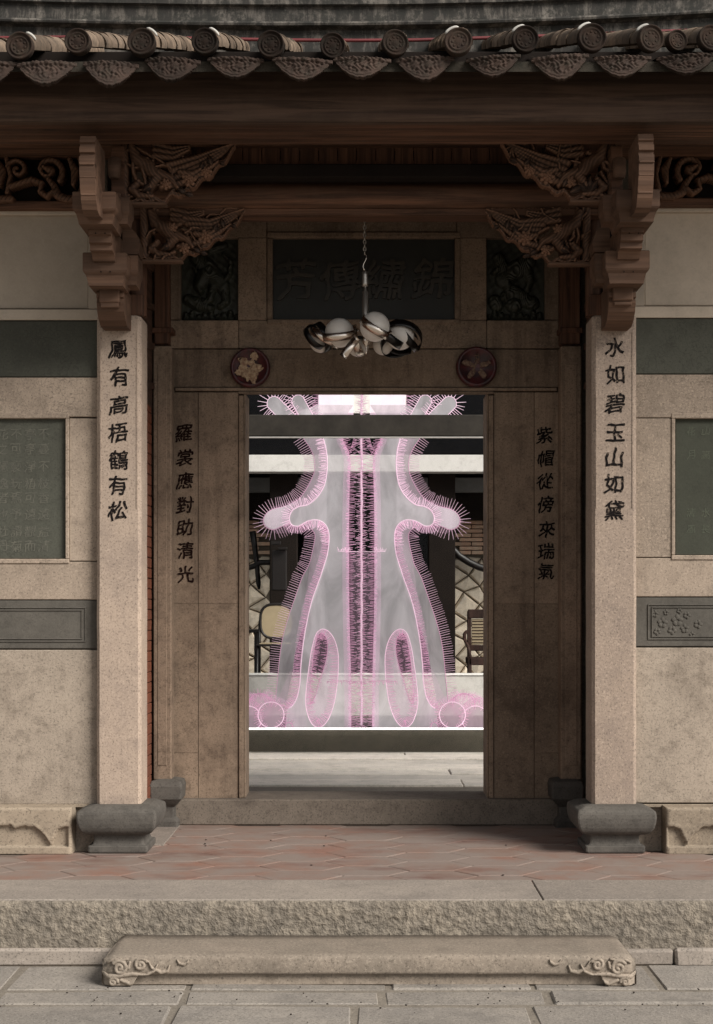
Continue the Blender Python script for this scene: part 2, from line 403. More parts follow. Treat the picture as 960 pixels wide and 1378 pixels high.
    def ell(s, c, rad, rot=None, nu=12, nv=8):
        M3 = rot or Matrix.Identity(3); V = [M3 @ Vector((0, 0, rad[2])) + Vector(c)]
        for i in range(1, nv):
            th = math.pi * i / nv
            for k in range(nu):
                a = 2 * math.pi * k / nu
                V.append(M3 @ Vector((rad[0] * math.sin(th) * math.cos(a), rad[1] * math.sin(th) * math.sin(a), rad[2] * math.cos(th))) + Vector(c))
        V.append(M3 @ Vector((0, 0, -rad[2])) + Vector(c)); L = len(V) - 1
        F = [(0, 1 + k, 1 + (k + 1) % nu) for k in range(nu)]
        F += [(1 + (i - 1) * nu + k, 1 + i * nu + k, 1 + i * nu + (k + 1) % nu, 1 + (i - 1) * nu + (k + 1) % nu) for i in range(1, nv - 1) for k in range(nu)]
        F += [(L, 1 + (nv - 2) * nu + (k + 1) % nu, 1 + (nv - 2) * nu + k) for k in range(nu)]
        return s.add(V, F, True)
    def hf(s, x0, x1, z0, z1, y, nx, nz, fn, back=.02, edge=0.0):
        """carved relief facing the camera: fn(x, z arrays) -> height towards the camera, nan where cut through"""
        xs = np.linspace(x0, x1, nx); zs = np.linspace(z0, z1, nz)
        XX, ZZ = np.meshgrid(xs, zs); H = fn(XX, ZZ); ok = ~np.isnan(H); H = np.where(ok, H, 0)
        cell = ok[:-1, :-1] & ok[1:, :-1] & ok[:-1, 1:] & ok[1:, 1:]
        used = np.zeros_like(ok)
        used[:-1, :-1] |= cell; used[1:, :-1] |= cell; used[:-1, 1:] |= cell; used[1:, 1:] |= cell
        idx = -np.ones(ok.shape, int); idx[used] = np.arange(used.sum()); nV = int(used.sum())
        V = np.stack([XX[used], y - H[used], ZZ[used]], 1).tolist()
        B = np.stack([XX[used], np.full(nV, y + back), ZZ[used]], 1).tolist()
        F = []
        jj, ii = np.nonzero(cell)
        for j, i in zip(jj.tolist(), ii.tolist()):
            F.append((idx[j, i], idx[j, i + 1], idx[j + 1, i + 1], idx[j + 1, i]))
        cp = np.pad(cell, 1); W = []
        for j, i in zip(jj.tolist(), ii.tolist()):
            if not cp[j, i + 1]: W.append((idx[j, i], idx[j, i + 1]))
            if not cp[j + 2, i + 1]: W.append((idx[j + 1, i + 1], idx[j + 1, i]))
            if not cp[j + 1, i]: W.append((idx[j + 1, i], idx[j, i]))
            if not cp[j + 1, i + 2]: W.append((idx[j, i + 1], idx[j + 1, i + 1]))
        F2 = [(a, a + nV, b + nV, b) for a, b in W]
        F = [tuple(int(q) for q in f) for f in F]; F2 = [tuple(int(q) for q in f) for f in F2]
        o = len(s.v); s.v.extend(map(tuple, V)); s.v.extend(map(tuple, B))
        s.f.extend([tuple(q + o for q in f) for f in F]); s.sm.extend([True] * len(F))
        s.f.extend([tuple(q + o for q in f) for f in F2]); s.sm.extend([False] * len(F2))
        return s
    def build(s, name, mt, parent=None, origin=None, kind=None):
        me = bpy.data.meshes.new(name)
        if parent is not None: o = Vector(parent['_o'])
        elif origin is not None: o = Vector(origin)
        else:
            a = np.array(s.v); o = Vector(((a[:, 0].min() + a[:, 0].max()) / 2, (a[:, 1].min() + a[:, 1].max()) / 2, a[:, 2].min()))
        me.from_pydata([(v[0] - o.x, v[1] - o.y, v[2] - o.z) for v in s.v], [], s.f)
        me.polygons.foreach_set('use_smooth', s.sm); me.materials.append(mt); me.update()
        ob = bpy.data.objects.new(name, me); COL.objects.link(ob)
        if parent is not None: ob.parent = parent
        else: ob.location = o
        ob['_o'] = tuple(o)
        if kind: ob['kind'] = kind
        return ob

def pb(x0, x1, y0, y1, d, dep, b=.004):
    """box whose front face, at distance d, covers the rectangle x0..x1, y0..y1 measured on the photograph"""
    m = MB(); m.box(X(x0, d), X(x1, d), d, d + dep, Z(y1, d), Z(y0, d), b); return m
def tag(o, label=None, cat=None, group=None, kind=None):
    for k, v in (('label', label), ('category', cat), ('group', group), ('kind', kind)):
        if v: o[k] = v
    return o
def thing(name, label, cat, loc, group=None):
    o = bpy.data.objects.new(name, None); COL.objects.link(o); o.location = loc; o['_o'] = tuple(loc); o.empty_display_size = .1
    return tag(o, label, cat, group, 'thing')
def struct(name, loc=(0, 0, 0)):
    o = bpy.data.objects.new(name, None); COL.objects.link(o); o.location = loc; o['_o'] = tuple(loc); o['kind'] = 'structure'; return o
def inst(name, me, parent, loc, rot=(0, 0, 0), scale=(1, 1, 1)):
    """one more piece that shares mesh data; loc in world space"""
    ob = bpy.data.objects.new(name, me); COL.objects.link(ob)
    if parent is not None: ob.parent = parent; loc = Vector(loc) - Vector(parent['_o'])
    ob.location = loc; ob.rotation_euler = rot; ob.scale = scale; return ob
def mesh_of(m, name, mt):
    me = bpy.data.meshes.new(name); me.from_pydata(m.v, [], m.f); me.polygons.foreach_set('use_smooth', m.sm); me.materials.append(mt); me.update(); return me

# relief primitives on numpy arrays
def capsule(XX, ZZ, pts, r, h):
    """raised rounded ribbon along a polyline; r may taper"""
    rs = r if isinstance(r, (list, tuple)) else [r] * len(pts)
    out = np.zeros_like(XX)
    for (a, b, ra, rb) in zip(pts[:-1], pts[1:], rs[:-1], rs[1:]):
        dx, dz = b[0] - a[0], b[1] - a[1]; L = dx * dx + dz * dz + 1e-12
        t = np.clip(((XX - a[0]) * dx + (ZZ - a[1]) * dz) / L, 0, 1)
        d = np.hypot(XX - a[0] - t * dx, ZZ - a[1] - t * dz); rr = ra + (rb - ra) * t
        q = np.clip(1 - (d / rr) ** 2, 0, 1)
        out = np.maximum(out, h * np.sqrt(q))
    return out
def spiral(cx, cz, r0, turns, a0=0., sgn=1, n=18, grow=1.0):
    return [(cx + r0 * (1 - i / n * .85) * math.cos(a0 + sgn * 2 * math.pi * turns * i / n), cz + r0 * (1 - i / n * .85) * math.sin(a0 + sgn * 2 * math.pi * turns * i / n)) for i in range(n + 1)]

# lettering: brush-like characters grown from the built-in font, softened and re-cut like brush strokes
def blur(A, sg):
    k = np.exp(-np.arange(-int(3 * sg) - 1, int(3 * sg) + 2) ** 2 / (2 * sg * sg)); k /= k.sum()
    A = np.apply_along_axis(lambda r: np.convolve(r, k, 'same'), 0, A)
    return np.apply_along_axis(lambda r: np.convolve(r, k, 'same'), 1, A)
def glyph(ch, size, weight=1.0, depth=.004, seed=0, slant=.08, N=76):
    cu = bpy.data.curves.new('g', 'FONT'); cu.body = ch; cu.size = 1.0; cu.resolution_u = 3
    o = bpy.data.objects.new('g', cu); me = bpy.data.meshes.new_from_object(o)
    bpy.data.objects.remove(o); bpy.data.curves.remove(cu); me.calc_loop_triangles()
    V = np.array([v.co[:2] for v in me.vertices]); T = [tuple(t.vertices) for t in me.loop_triangles]; bpy.data.meshes.remove(me)
    c = (V.min(0) + V.max(0)) / 2; V = (V - c) / max(np.ptp(V[:, 0]), np.ptp(V[:, 1]))      # within -.5 .. .5
    M_ = N * 3; A = np.zeros((M_, M_)); g_ = (np.arange(M_) + .5) / M_ * 1.36 - .68
    for t in T:
        p, q, r = V[t[0]], V[t[1]], V[t[2]]
        x0, x1 = min(p[0], q[0], r[0]), max(p[0], q[0], r[0]); y0, y1 = min(p[1], q[1], r[1]), max(p[1], q[1], r[1])
        i0, i1 = np.searchsorted(g_, [x0, x1]); j0, j1 = np.searchsorted(g_, [y0, y1])
        if i1 <= i0 or j1 <= j0: continue
        XX, YY = np.meshgrid(g_[i0:i1], g_[j0:j1])
        s1 = (q[0] - p[0]) * (YY - p[1]) - (q[1] - p[1]) * (XX - p[0]); s2 = (r[0] - q[0]) * (YY - q[1]) - (r[1] - q[1]) * (XX - q[0]); s3 = (p[0] - r[0]) * (YY - r[1]) - (p[1] - r[1]) * (XX - r[0])
        A[j0:j1, i0:i1] = np.maximum(A[j0:j1, i0:i1], ((s1 >= 0) & (s2 >= 0) & (s3 >= 0)) | ((s1 <= 0) & (s2 <= 0) & (s3 <= 0)))
    ink = A.mean()
    B = blur(A, M_ * .0098)
    # sample on a warped grid: hand-made strokes
    h = (np.arange(N) + .5) / N * 1.30 - .65; GX, GY = np.meshgrid(h, h)
    sd = seed * .37
    wx = .034 * np.sin(GY * 5.1 + sd * 3) + .017 * np.sin(GY * 13 + GX * 7 + sd) ; wy = .028 * np.sin(GX * 4.3 + sd * 5) + .012 * np.sin(GX * 12 - GY * 9 + sd * 2)
    SX = GX + wx - GY * .05; SY = GY + wy - SX * slant
    fi = np.clip((SX + .68) / 1.36 * M_ - .5, 0, M_ - 2); fj = np.clip((SY + .68) / 1.36 * M_ - .5, 0, M_ - 2)
    i0 = fi.astype(int); j0 = fj.astype(int); a_, b_ = fi - i0, fj - j0
    C = B[j0, i0] * (1 - a_) * (1 - b_) + B[j0, i0 + 1] * a_ * (1 - b_) + B[j0 + 1, i0] * (1 - a_) * b_ + B[j0 + 1, i0 + 1] * a_ * b_
    th = (.28 + .14 * np.sin(GX * 9 + sd * 7) * np.sin(GY * 8 + sd * 4) - (.10 if ink < .10 else 0)) / weight
    D = C - th; D[0, :] = D[-1, :] = -1; D[:, 0] = D[:, -1] = -1
    m = MB(); vid = {}; P = []; ds = size
    def vert(k, x, y):
        if k not in vid: vid[k] = len(P); P.append((x * ds, 0, y * ds))
        return vid[k]
    F = []; S = []
    jj, ii = np.nonzero((np.maximum.reduce([D[:-1, :-1], D[1:, :-1], D[:-1, 1:], D[1:, 1:]]) > 0))
    for j, i in zip(jj.tolist(), ii.tolist()):
        cs = ((j, i), (j, i + 1), (j + 1, i + 1), (j + 1, i)); poly = []; cut = []
        for q in range(4):
            p, r = cs[q], cs[(q + 1) % 4]; dp, dr = D[p], D[r]
            if dp > 0: poly.append(vert(p, h[p[1]], h[p[0]]))
            if (dp > 0) != (dr > 0):
                t = dp / (dp - dr); k = (min(p, r), max(p, r))
                v = vert(k, h[p[1]] + (h[r[1]] - h[p[1]]) * t, h[p[0]] + (h[r[0]] - h[p[0]]) * t); poly.append(v); cut.append(v)
        if len(poly) > 2:
            F.append(tuple(poly))
            if len(cut) == 2:
                k0 = poly.index(cut[0]); nx_ = poly[(k0 + 1) % len(poly)]
                S.append((cut[0], cut[1]) if nx_ == cut[1] else (cut[1], cut[0]))
    n = len(P)
    m.add(P + [(x, depth, z) for x, y, z in P], F + [(b, a, a + n, b + n) for a, b in S])
    return m
def write(chars, px, pys, size_px, d, mt, parent, weight=1.0, depth=.006, proud=.002, name='character', N=76, stretch=1.0):
    for i, (ch, py) in enumerate(zip(chars, pys)):
        m = glyph(ch, size_px * d / FPX, weight, depth, seed=ord(ch) % 97 + i, N=N)
        px_ = px[i] if isinstance(px, (list, tuple)) else px
        x, z = X(px_, d), Z(py, d)
        m.v = [(v[0] + x, v[1] + d - proud, v[2] * stretch + z) for v in m.v]
        m.build(name, mt, parent)
# ================================================================ THE SETTING
PZ = .30                                   # height of the entrance platform
KY = 7.08                                  # front face of the kerb
g = MB(); g.add([(-150, -150, -.03), (150, -150, -.03), (150, 250, -.03), (-150, 250, -.03)], [(0, 1, 2, 3)])
g.build('ground', M['mortar'], kind='structure')

# paving of the forecourt, each slab a piece
pav = struct('paving', (0, 5, 0))
m = MB(); m.box(-6, 6, 2.0, KY + .1, -.028, -.006, .002); m.build('mortar_bed', M['mortar'], pav)
rows = [(7.05, 6.60), (6.57, 6.36), (6.33, 5.98), (5.95, 5.62), (5.58, 5.2), (5.16, 4.75), (4.71, 4.3)]
cuts = {0: [-4.2, -3.3, -2.4, -1.63, -.8, .1, .75, 1.33, 2.2, 3.1, 4.2],
        1: [-4.4, -3.5, -2.6, -1.62, -.80, .065, .80, 1.72, 2.7, 3.6, 4.5],
        2: [-4.1, -3.4, -2.5, -1.66, -.82, -.05, .70, 1.56, 2.4, 3.4, 4.3]}
for ri, (yb, yf) in enumerate(rows):
    cs = cuts.get(ri) or [-4.2 + .85 * k + random.uniform(-.12, .12) + (ri % 2) * .4 for k in range(11)]
    for a, b in zip(cs[:-1], cs[1:]):
        h = random.uniform(-.004, .006); g_ = random.uniform(.012, .02)
        if ri == 1 and abs(a + .80) < .01: h -= .002
        mm = MB(); mm.box(a + g_, b - g_, yf + .008, yb - .008, -.02, h, .009, .005); mm.build('paving_slab', M['paver'], pav)

# the raised platform: kerb, plinth, hexagonal tiles
plat = struct('platform', (0, KY, 0))
m = MB(); m.box(-5, 5, KY + .03, 7.62, 0, PZ - .012, .01); m.box(-5, 5, 7.6, 11.0, 0, PZ - .012, .01); m.build('core', M['mortar'], plat)
def kerb_face():
    m = MB(); nx, nz = 700, 26; V = []; z0, z1 = .06, PZ + .0
    prof = []
    for i in range(nx):
        x = -4.2 + 8.4 * i / (nx - 1)
        for j in range(nz):
            t = j / (nz - 1)
            if t < .8:
                z = z0 + (z1 - .012 - z0) * t / .8; y = KY
                amp = .0065 * min(1, t * 6) * min(1, (.8 - t) * 8)
                y += -amp * (noise.fractal(Vector((x * 36, 0, z * 36)), 1, 2, 4) + .25) - .004
            else:
                a = (t - .8) / .2 * math.pi / 2
                wob = .006 * noise.noise(Vector((x * 5, 7, 0)))
                y = KY + .012 - .012 * math.cos(a) + wob; z = z1 - .012 + .012 * math.sin(a) + wob * .3
            V.append((x, y, z))
    F = [(i * nz + j, (i + 1) * nz + j, (i + 1) * nz + j + 1, i * nz + j + 1) for i in range(nx - 1) for j in range(nz - 1)]
    m.add(V, F, True); return m
kerb_face().build('kerb_face', M['hammered'], plat)
for a, b in ((-4.2, -2.5), (-2.496, .85), (.854, 4.2)):
    m = MB(); m.box(a, b, KY + .012, 7.605, PZ - .05, PZ + .005, .005); m.build('kerb_stone', M['kerbtop'], plat)
for a, b, h in ((-4.2, -2.2, .085), (-2.19, -1.0, .078), (-.99, 1.47, .07), (1.475, 3.2, .075), (3.21, 4.2, .08)):
    m = MB(); m.box(a, b, KY - .035 + random.uniform(-.01, .004), KY + .06, -.01, h, .012, .006); m.build('plinth_stone', M['kerbtop'], plat)
# elongated hexagonal floor tiles
hw, hd = .235, .145
def hexm(k):
    rg = random.Random(k); m = MB(); e = .0025
    P = [(-hw + e, 0), (-hw * .5, -hd + e), (hw * .5, -hd + e), (hw - e, 0), (hw * .5, hd - e), (-hw * .5, hd - e)]
    P = [(x + rg.uniform(-.004, .004), y + rg.uniform(-.003, .003)) for x, y in P]
    b = [(x, y, -.02) for x, y in P]; c = [(x, y, -.003) for x, y in P]; t = [(x * .975, y * .96, 0) for x, y in P]
    m.add(b + c + t, [(i, (i + 1) % 6, (i + 1) % 6 + 6, i + 6) for i in range(6)] + [(i + 6, (i + 1) % 6 + 6, (i + 1) % 6 + 12, i + 12) for i in range(6)] + [tuple(range(12, 18))])
    return mesh_of(m, 'hexagon_tile', M['hex'])
hexes = [hexm(k) for k in range(5)]
bed = MB(); bed.box(-3.6, 3.6, 7.609, 9.7, PZ - .012, PZ - .0035, .001); bed.build('tile_mortar', M['floormortar'], plat)
for i in range(-9, 10):
    for j in range(0, 8):
        x = i * hw * 1.5; y = 7.60 + j * hd * 2 + (i % 2) * hd
        if y > 9.58: continue
        if abs(x) > 1.62 and y > 8.45: continue
        inst('hexagon_tile', hexes[(i * 3 + j * 5) % 5], plat, (x, y, PZ + random.uniform(-.001, .002)), (0, 0, math.pi if (i + j) % 2 else 0))
for s in (-1, 1):       # plain cement strips beside the pedestals
    m = MB(); m.box(s * 1.20, s * 1.62, 8.72, 9.5, PZ - .01, PZ + .006, .002)
    if s < 0: m.build('cement_strip', M['kerbtop'], plat)

# the long stone step
st = thing('stone_step', 'long low granite step with scroll-carved rounded ends in front of the kerb', 'step', (0, 6.87, 0))
def step_profile():
    m = MB(); x0, x1 = X(137, 6.66), X(857, 6.66); n = 90
    prof = [(6.662, .052), (6.654, .056), (6.652, .066), (6.652, .120), (6.656, .131), (6.668, .139), (6.69, .141), (6.95, .142), (7.055, .141), (7.055, 0)]
    V = []
    for i in range(n + 1):
        t = i / n; x = x0 + (x1 - x0) * t; e = min(t, 1 - t) * (x1 - x0); c = max(0, 1 - e / .05)
        for (y, z) in prof:
            wz = .003 * noise.noise(Vector((x * 4, y * 4, 0))); yy = y + .035 * c * c * (1 if y < 6.9 else 0); zz = z + wz - .035 * c * c * (1 if z > .12 else 0)
            V.append((x, yy, zz))
    k = len(prof); F = [(i * k + j, (i + 1) * k + j, (i + 1) * k + j + 1, i * k + j + 1) for i in range(n) for j in range(k - 1)]
    F += [tuple(range(k))[::-1], tuple(range(n * k, n * k + k))]
    m.add(V, [f[::-1] for f in F], True); return m
step_profile().build('tread', M['step'], st)
def stepcarve(s):
    cx = X(137 if s < 0 else 857, 6.66); xa, xb = (cx - .001, cx + .42) if s < 0 else (cx - .42, cx + .001)
    def f(XX, ZZ):
        u = (XX - xa) if s < 0 else (xb - XX)
        H = np.zeros_like(XX)
        for pts, r, h in [
            (spiral(.085, .085, .035, 1.6, 2.5, -1), .008, .010), (spiral(.18, .10, .030, 1.5, .5, 1), .0075, .009),
            ([(.0, .06), (.03, .045), (.08, .048), (.14, .058), (.20, .052), (.24, .07), (.255, .10)], [.008, .01, .009, .008, .007, .006, .004], .009),
            (spiral(.055, .022, .022, 1.3, 0, 1), .007, .009), ([(.09, .03), (.13, .012), (.17, .03), (.2, .045)], .007, .008),
            ([(.215, .115), (.23, .085), (.27, .065), (.30, .07), (.31, .095)], [.004, .006, .009, .007, .004], .008),
            ([(.345, .12), (.355, .105), (.375, .10), (.39, .11), (.395, .12)], [.003, .006, .007, .006, .003], .007),
            ([(.10, .075), (.125, .085), (.13, .11)], .006, .008), ([(.03, .11), (.06, .125), (.1, .12), (.12, .125)], .006, .007)]:
            H = np.maximum(H, capsule(u, ZZ, pts, [q * 1.25 for q in r] if isinstance(r, list) else r * 1.25, h))
        base = np.where(ZZ > .052, .0, np.where(u < .17 - (.052 - ZZ) * .6, .001, np.nan))
        e = np.clip(1 - u / .05, 0, 1); dip = .036 * e * e
        H = np.where((ZZ > .052) & (H < .0012), np.nan, H * 1.35 + np.where(np.isnan(base), .001 if False else np.nan, base) - dip)
        H[(u < .0)] = np.nan
        return H
    m = MB(); m.hf(xa, xb, .004, .128, 6.652, 170, 52, f, .02); return m
for s in (-1, 1): stepcarve(s).build('scroll_carving', M['step'], st)
m = MB(); m.box(X(165, 6.68), X(830, 6.68), 6.682, 7.05, 0, .05, .003); m.build('riser', M['low'], st)

# scattered seeds on the paving: nobody could count them
m = MB()
for i in range(90):
    x, y = random.uniform(-2, 2), random.choice([random.uniform(5.9, 6.7), random.uniform(6.3, 6.66)])
    r = random.uniform(.0025, .0055); m.ell((x, y, .008), (r, r * random.uniform(.7, 1.2), r * .7), None, 6, 4)
for i in range(9): m.ell((random.uniform(-1, 1), random.uniform(7.7, 9.2), PZ + .004), (.007, .005, .003), None, 6, 4)
tag(m.build('fallen_seeds', M['seed'], kind='stuff'), 'small dark fallen seeds scattered on the paving slabs', 'debris')

# ================================================================ PILLARS
def pillar(s, cx, x0, x1, chars, pys, label):
    d = 8.46
    t = thing('stone_pillar', label, 'pillar', (cx, d + .13, PZ), 'square granite pillars beside the doorway')
    top, bot = Z(424, d), Z(1082, d)
    m = MB(); b = .018
    xa, xb = X(x0, d), X(x1, d); ya, yb = d, d + (xb - xa)
    def ring(z, e=0): return [(xa + b + e, ya + e, z), (xb - b - e, ya + e, z), (xb - e, ya + b + e, z), (xb - e, yb - b - e, z), (xb - b - e, yb - e, z), (xa + b + e, yb - e, z), (xa + e, yb - b - e, z), (xa + e, ya + b + e, z)]
    V = []; zs = [bot] + [bot + (top - bot) * k / 30 for k in range(1, 30)] + [top - .01, top]
    for k, z in enumerate(zs): V += ring(z, .008 if k == len(zs) - 1 else 0)
    V = [(v[0] + .002 * noise.noise(Vector((v[0] * 3, v[1] * 3, v[2] * 6))), v[1] + .002 * noise.noise(Vector((v[0] * 3 + 5, v[1] * 3, v[2] * 6))), v[2]) for v in V]
    F = [(i * 8 + k, i * 8 + (k + 1) % 8, (i + 1) * 8 + (k + 1) % 8, (i + 1) * 8 + k) for i in range(len(zs) - 1) for k in range(8)] + [tuple(range(len(V) - 8, len(V)))]
    m.add(V, F); sh = m.build('shaft', M['pillar'], t)
    # shallow raised panel border
    fx0, fx1 = X(x0 + 5, d), X(x1 - 5, d)
    m = MB(); zt, zb = Z(447, d), Z(684, d)
    for a in (fx0, fx1 - .006): m.box(a, a + .006, d - .004, d + .01, zb, zt, .002)
    m.build('panel_border', M['pillar'], t)
    px = (x0 + x1) / 2
    write(chars, [px + random.uniform(-1.5, 1.5) for _ in chars], pys, 25.5, d, M['ink'], sh, 2.6, .006, .0025)
    # pedestal: square vase-shaped base
    pz = Z(1150, 8.36); hx = (xb - xa) / 2; pcx, pcy = (xa + xb) / 2, (ya + yb) / 2
    H = Z(1084, 8.4) - pz
    m = MB(); prof = [(.040, 0), (.043, .015), (.043, .125), (.040, .14), (.026, .15), (.020, .17), (.014, .24), (.013, .33), (.018, .36), (.034, .375), (.052, .39), (.068, .42), (.082, .47), (.092, .54), (.099, .63), (.103, .74), (.102, .82), (.099, .87), (.094, .895), (.088, .91), (.084, .915), (.060, .96), (.035, .985), (.012, 1.0), (.006, 1.0)]
    hs = np.linspace(0, 1, 40); hs = np.unique(np.concatenate([hs, [.125, .14, .15, .385, .41, .885, .91]])); os_ = np.interp(hs, [q[1] for q in prof], [q[0] for q in prof])
    m.sqlathe([(float(o_) * (.96 if o_ > .05 else 1), float(h) * H) for o_, h in zip(os_, hs)], pcx, pcy, pz - .0, hx, hx); m.build('pedestal', M['pedestal'], t)
    return t
pillar(-1, X(160, 8.46), 130, 190, '鳳有高梧鶴有松', [470, 507, 545, 582, 619, 653, 687], 'left square granite pillar lettered 鳳有高梧鶴有松 on a dark vase-shaped pedestal')
pillar(1, X(827, 8.46), 797, 857, '水如碧玉山如黛', [467, 504, 543, 582, 616, 651, 687], 'right square granite pillar lettered 水如碧玉山如黛 on a dark vase-shaped pedestal')

# rear pilasters with their own small pedestals
for s, x0, x1 in ((-1, 206, 231), (1, 755, 783)):
    d = 9.45; w0, w1 = X(x0, d), X(x1, d)
    side = 'left' if s < 0 else 'right'
    t = thing('stone_pilaster', f'narrow plain granite pilaster on a dark pedestal in the {side} rear corner of the recess', 'pilaster', ((w0 + w1) / 2, d + .07, PZ), 'rear corner pilasters')
    m = MB(); m.box(w0, w1, d, d + .14, Z(1050, d), Z(465, d), .008); m.build('shaft', M['inner'], t)
    m = MB(); m.box(w0 + .03, w1 - .03, d - .004, d + .01, Z(1030, d), Z(490, d), .003); m.build('raised_panel', M['inner'], t)
    m = MB(); H = Z(1048, d) - PZ
    cx = (w0 + w1) / 2 + s * -.03; m.sqlathe([(.02, 0), (.02, .12 * H), (-.005, .2 * H), (-.005, .42 * H), (.02, .5 * H), (.045, .6 * H), (.05, .86 * H), (.04, .96 * H), (0, H)], cx, d + .05, PZ, .055, .07)
    m.build('pedestal', M['pedestal'], t)
    m = MB(); m.box(w0 + .0, w1 - .02 if s < 0 else w1 + .0, d + .03, d + .13, Z(462, d), Z(283, d), .008); m.build('timber_post', M['woodz'], t)
    m = MB(); m.box(w0 - .01, w1 + .01, d + .015, d + .135, Z(447, d), Z(440, d), .004); m.build('post_band', M['woodz'], t)

# ================================================================ FRONT SIDE WALLS
def side_wall(s):
    left = s < 0
    label = 'stone-panelled side wall left of the gate with an inscribed green slab' if left else 'stone-panelled side wall right of the gate with a darker green slab'
    d = 8.53; D = .12
    t = thing('side_wall', label, 'wall', (X(40 if left else 940, d), d, PZ), 'walls either side of the gate')
    far = -560 if left else 1540
    inner = 137 if left else 852
    def mir(v): return v
    def blk(name, xo, xi, y0, y1, mt, dd=0.0, b=.004, parent=t, dep=D):
        a, b_ = (xo, xi) if left else (xi, xo)
        return pb(a, b_, y0, y1, d - dd, dep + dd, b).build(name, mt, parent)
    # back of wall
    a, b_ = (far, inner) if left else (inner, far)
    pb(a, b_, 262, 1151, d + .115, .3, .004).build('wall_core', M['mortar'], t)
    if left:
        yP = (283, 415); yB = (416, 431); yG = (432, 507); yC = (508, 555); pan = (88, -205, 563, 752); yL = (756, 807); yS = (808, 873); yH = (874, 1083); pe = 119
    else:
        yP = (279, 411); yB = (412, 428); yG = (429, 503); yC = (504, 556); pan = (909, 1205, 563, 747); yL = (751, 803); yS = (804, 870); yH = (871, 1081); pe = 868
    # plaster field, recessed behind a frame
    blk('plaster_panel', far, pe, yP[0], yP[1], M['plaster'], -.03)
    blk('frame_stile', pe, inner, yP[0] - 3, yP[1] + .5, M['plaster'], .0)
    blk('frame_sill', far, inner, yB[0], yB[1] - .5, M['plaster'], .004)
    blk('frame_head', far, inner, yP[0] - 12, yP[0] + 6, M['plaster'], .006)
    gx = 40 if left else 920
    sg = -1 if left else 1
    e = [far, -260, inner] if left else [far, 1260, inner]
    blk('green_slab', e[0], e[1] - 0.5 * sg * 0 + 1, yG[0], yG[1], M['green'], 0); blk('green_slab', e[1], e[2], yG[0], yG[1], M['green'], .001)
    blk('carved_course', e[0], e[1] + sg, yC[0], yC[1] + 6, M['granite_cut'], .002); blk('carved_course', e[1], inner, yC[0], yC[1] + 6, M['granite_cut'], .002)
    # inscribed panel with moulding
    px1, px0, p0, p1 = pan
    slab = blk('inscribed_slab', px0, px1, p0, p1, M['greend'] if not left else M['green'], -.022)
    for nm, xo, xi, y0, y1 in (('moulding', px0, px1 - sg * 5, p0 - 7, p0 - .0), ('moulding', px0, px1 - sg * 5, p1 + 0, p1 + 6.5), ('moulding', px1, px1 - sg * 5, p0 + .2, p1 - .2)):
        blk(nm, xo, xi, y0, y1, M['granite'], .009, .004)
    xj = px1 - sg * 5.3
    blk('upright_slab', xj, inner, p0, p1 + 3, M['granite_cut'] if not left else M['granite'], .0)
    blk('granite_course', e[0], e[1], yL[0], yL[1], M['granite'], .001); blk('granite_course', e[1], inner, yL[0], yL[1], M['granite'], .001)
    blk('outer_field', far, px0, p0 + .3, p1 + 3, M['granite'], 0)
    # grey slab with an incised border
    blk('grey_slab', far, inner, yS[0], yS[1], M['grey'], -.003)
    bx = (116 if left else 872)
    m = MB()
    def fillet(x0_, x1_, y0_, y1_):
        q = pb(min(x0_, x1_), max(x0_, x1_), y0_, y1_, d - .0035, .02, .002); m.add(q.v, q.f)
    for k, ins in enumerate((0, 5)):
        xx = bx + sg * ins; u0, u1 = yS[0] + 9 + ins * .7, yS[1] - 9 - ins * .7
        fillet(far, xx, u0, u0 + 1.6); fillet(far, xx, u1 - 1.6, u1); fillet(xx, xx + sg * 1.6, u0 + 1.7, u1 - 1.7)
    m.build('incised_border', M['grey'], t)
    if not left:     # faint flower relief on the grey slab
        m = MB()
        for cx, cy, r in ((882, 826, 5), (892, 838, 7), (885, 850, 5), (912, 835, 8), (922, 846, 6), (905, 848, 6), (925, 828, 5), (940, 840, 6), (897, 824, 4), (932, 854, 4), (915, 822, 4)):
            dd = d - .004
            for k in range(5):
                a = k * 1.257 + cx; m.ell((X(cx + math.cos(a) * r * .6, dd), dd + .0052, Z(cy + math.sin(a) * r * .6, dd)), (r * .5 * dd / FPX, .0032, r * .36 * dd / FPX), Matrix.Rotation(-a, 3, 'Y'), 8, 6)
        m.build('flower_relief', M['grey'], t, kind='stuff')
    blk('large_slab', e[0], e[1] + sg, yH[0] + .6, yH[1] - .5, M['low'], .001); blk('large_slab', e[1], inner, yH[0] + .6, yH[1] - .5, M['low'], .001)
    # foot: apron carved like the legs of a low table
    fe = 96 if left else 897
    dF = 8.40; xw0, xw1 = (X(-260, dF), X(fe, dF)) if left else (X(fe, dF), X(1260, dF))
    zt, zb = Z(1087, dF), PZ + .001
    def f(XX, ZZ):
        u = (xw1 - XX) if left else (XX - xw0)     # distance from the end nearest the pillar
        v = (zt - ZZ) / (zt - zb)
        edge = np.interp(u, [0, .045, .0451, .085, .12, .16, .21, .27, .33, .345, .40, .7, .8, 1.4], [.42, .42, .44, .46, .80, .58, .42, .40, .46, .38, .40, .38, .55, .4])
        tip = (u > .075) & (u < .12) & (v < .42 + (u - .07) * 7.2)
        H = np.where((v < edge) | tip | (v > .84), .014, -.012)
        H = np.where((u < .016), .014, H)
        d2 = np.abs(v - edge + .06); H = H + .003 * np.exp(-(d2 / .03) ** 2) * (H > 0)
        e_ = np.minimum(u, v * .3); H = H - .012 * np.exp(-(e_ / .008) ** 2)
        return H
    m = MB(); m.hf(xw0, xw1, zb, zt, dF + .02, 190, 48, f, .12); m.build('carved_foot', M['foot'], t)
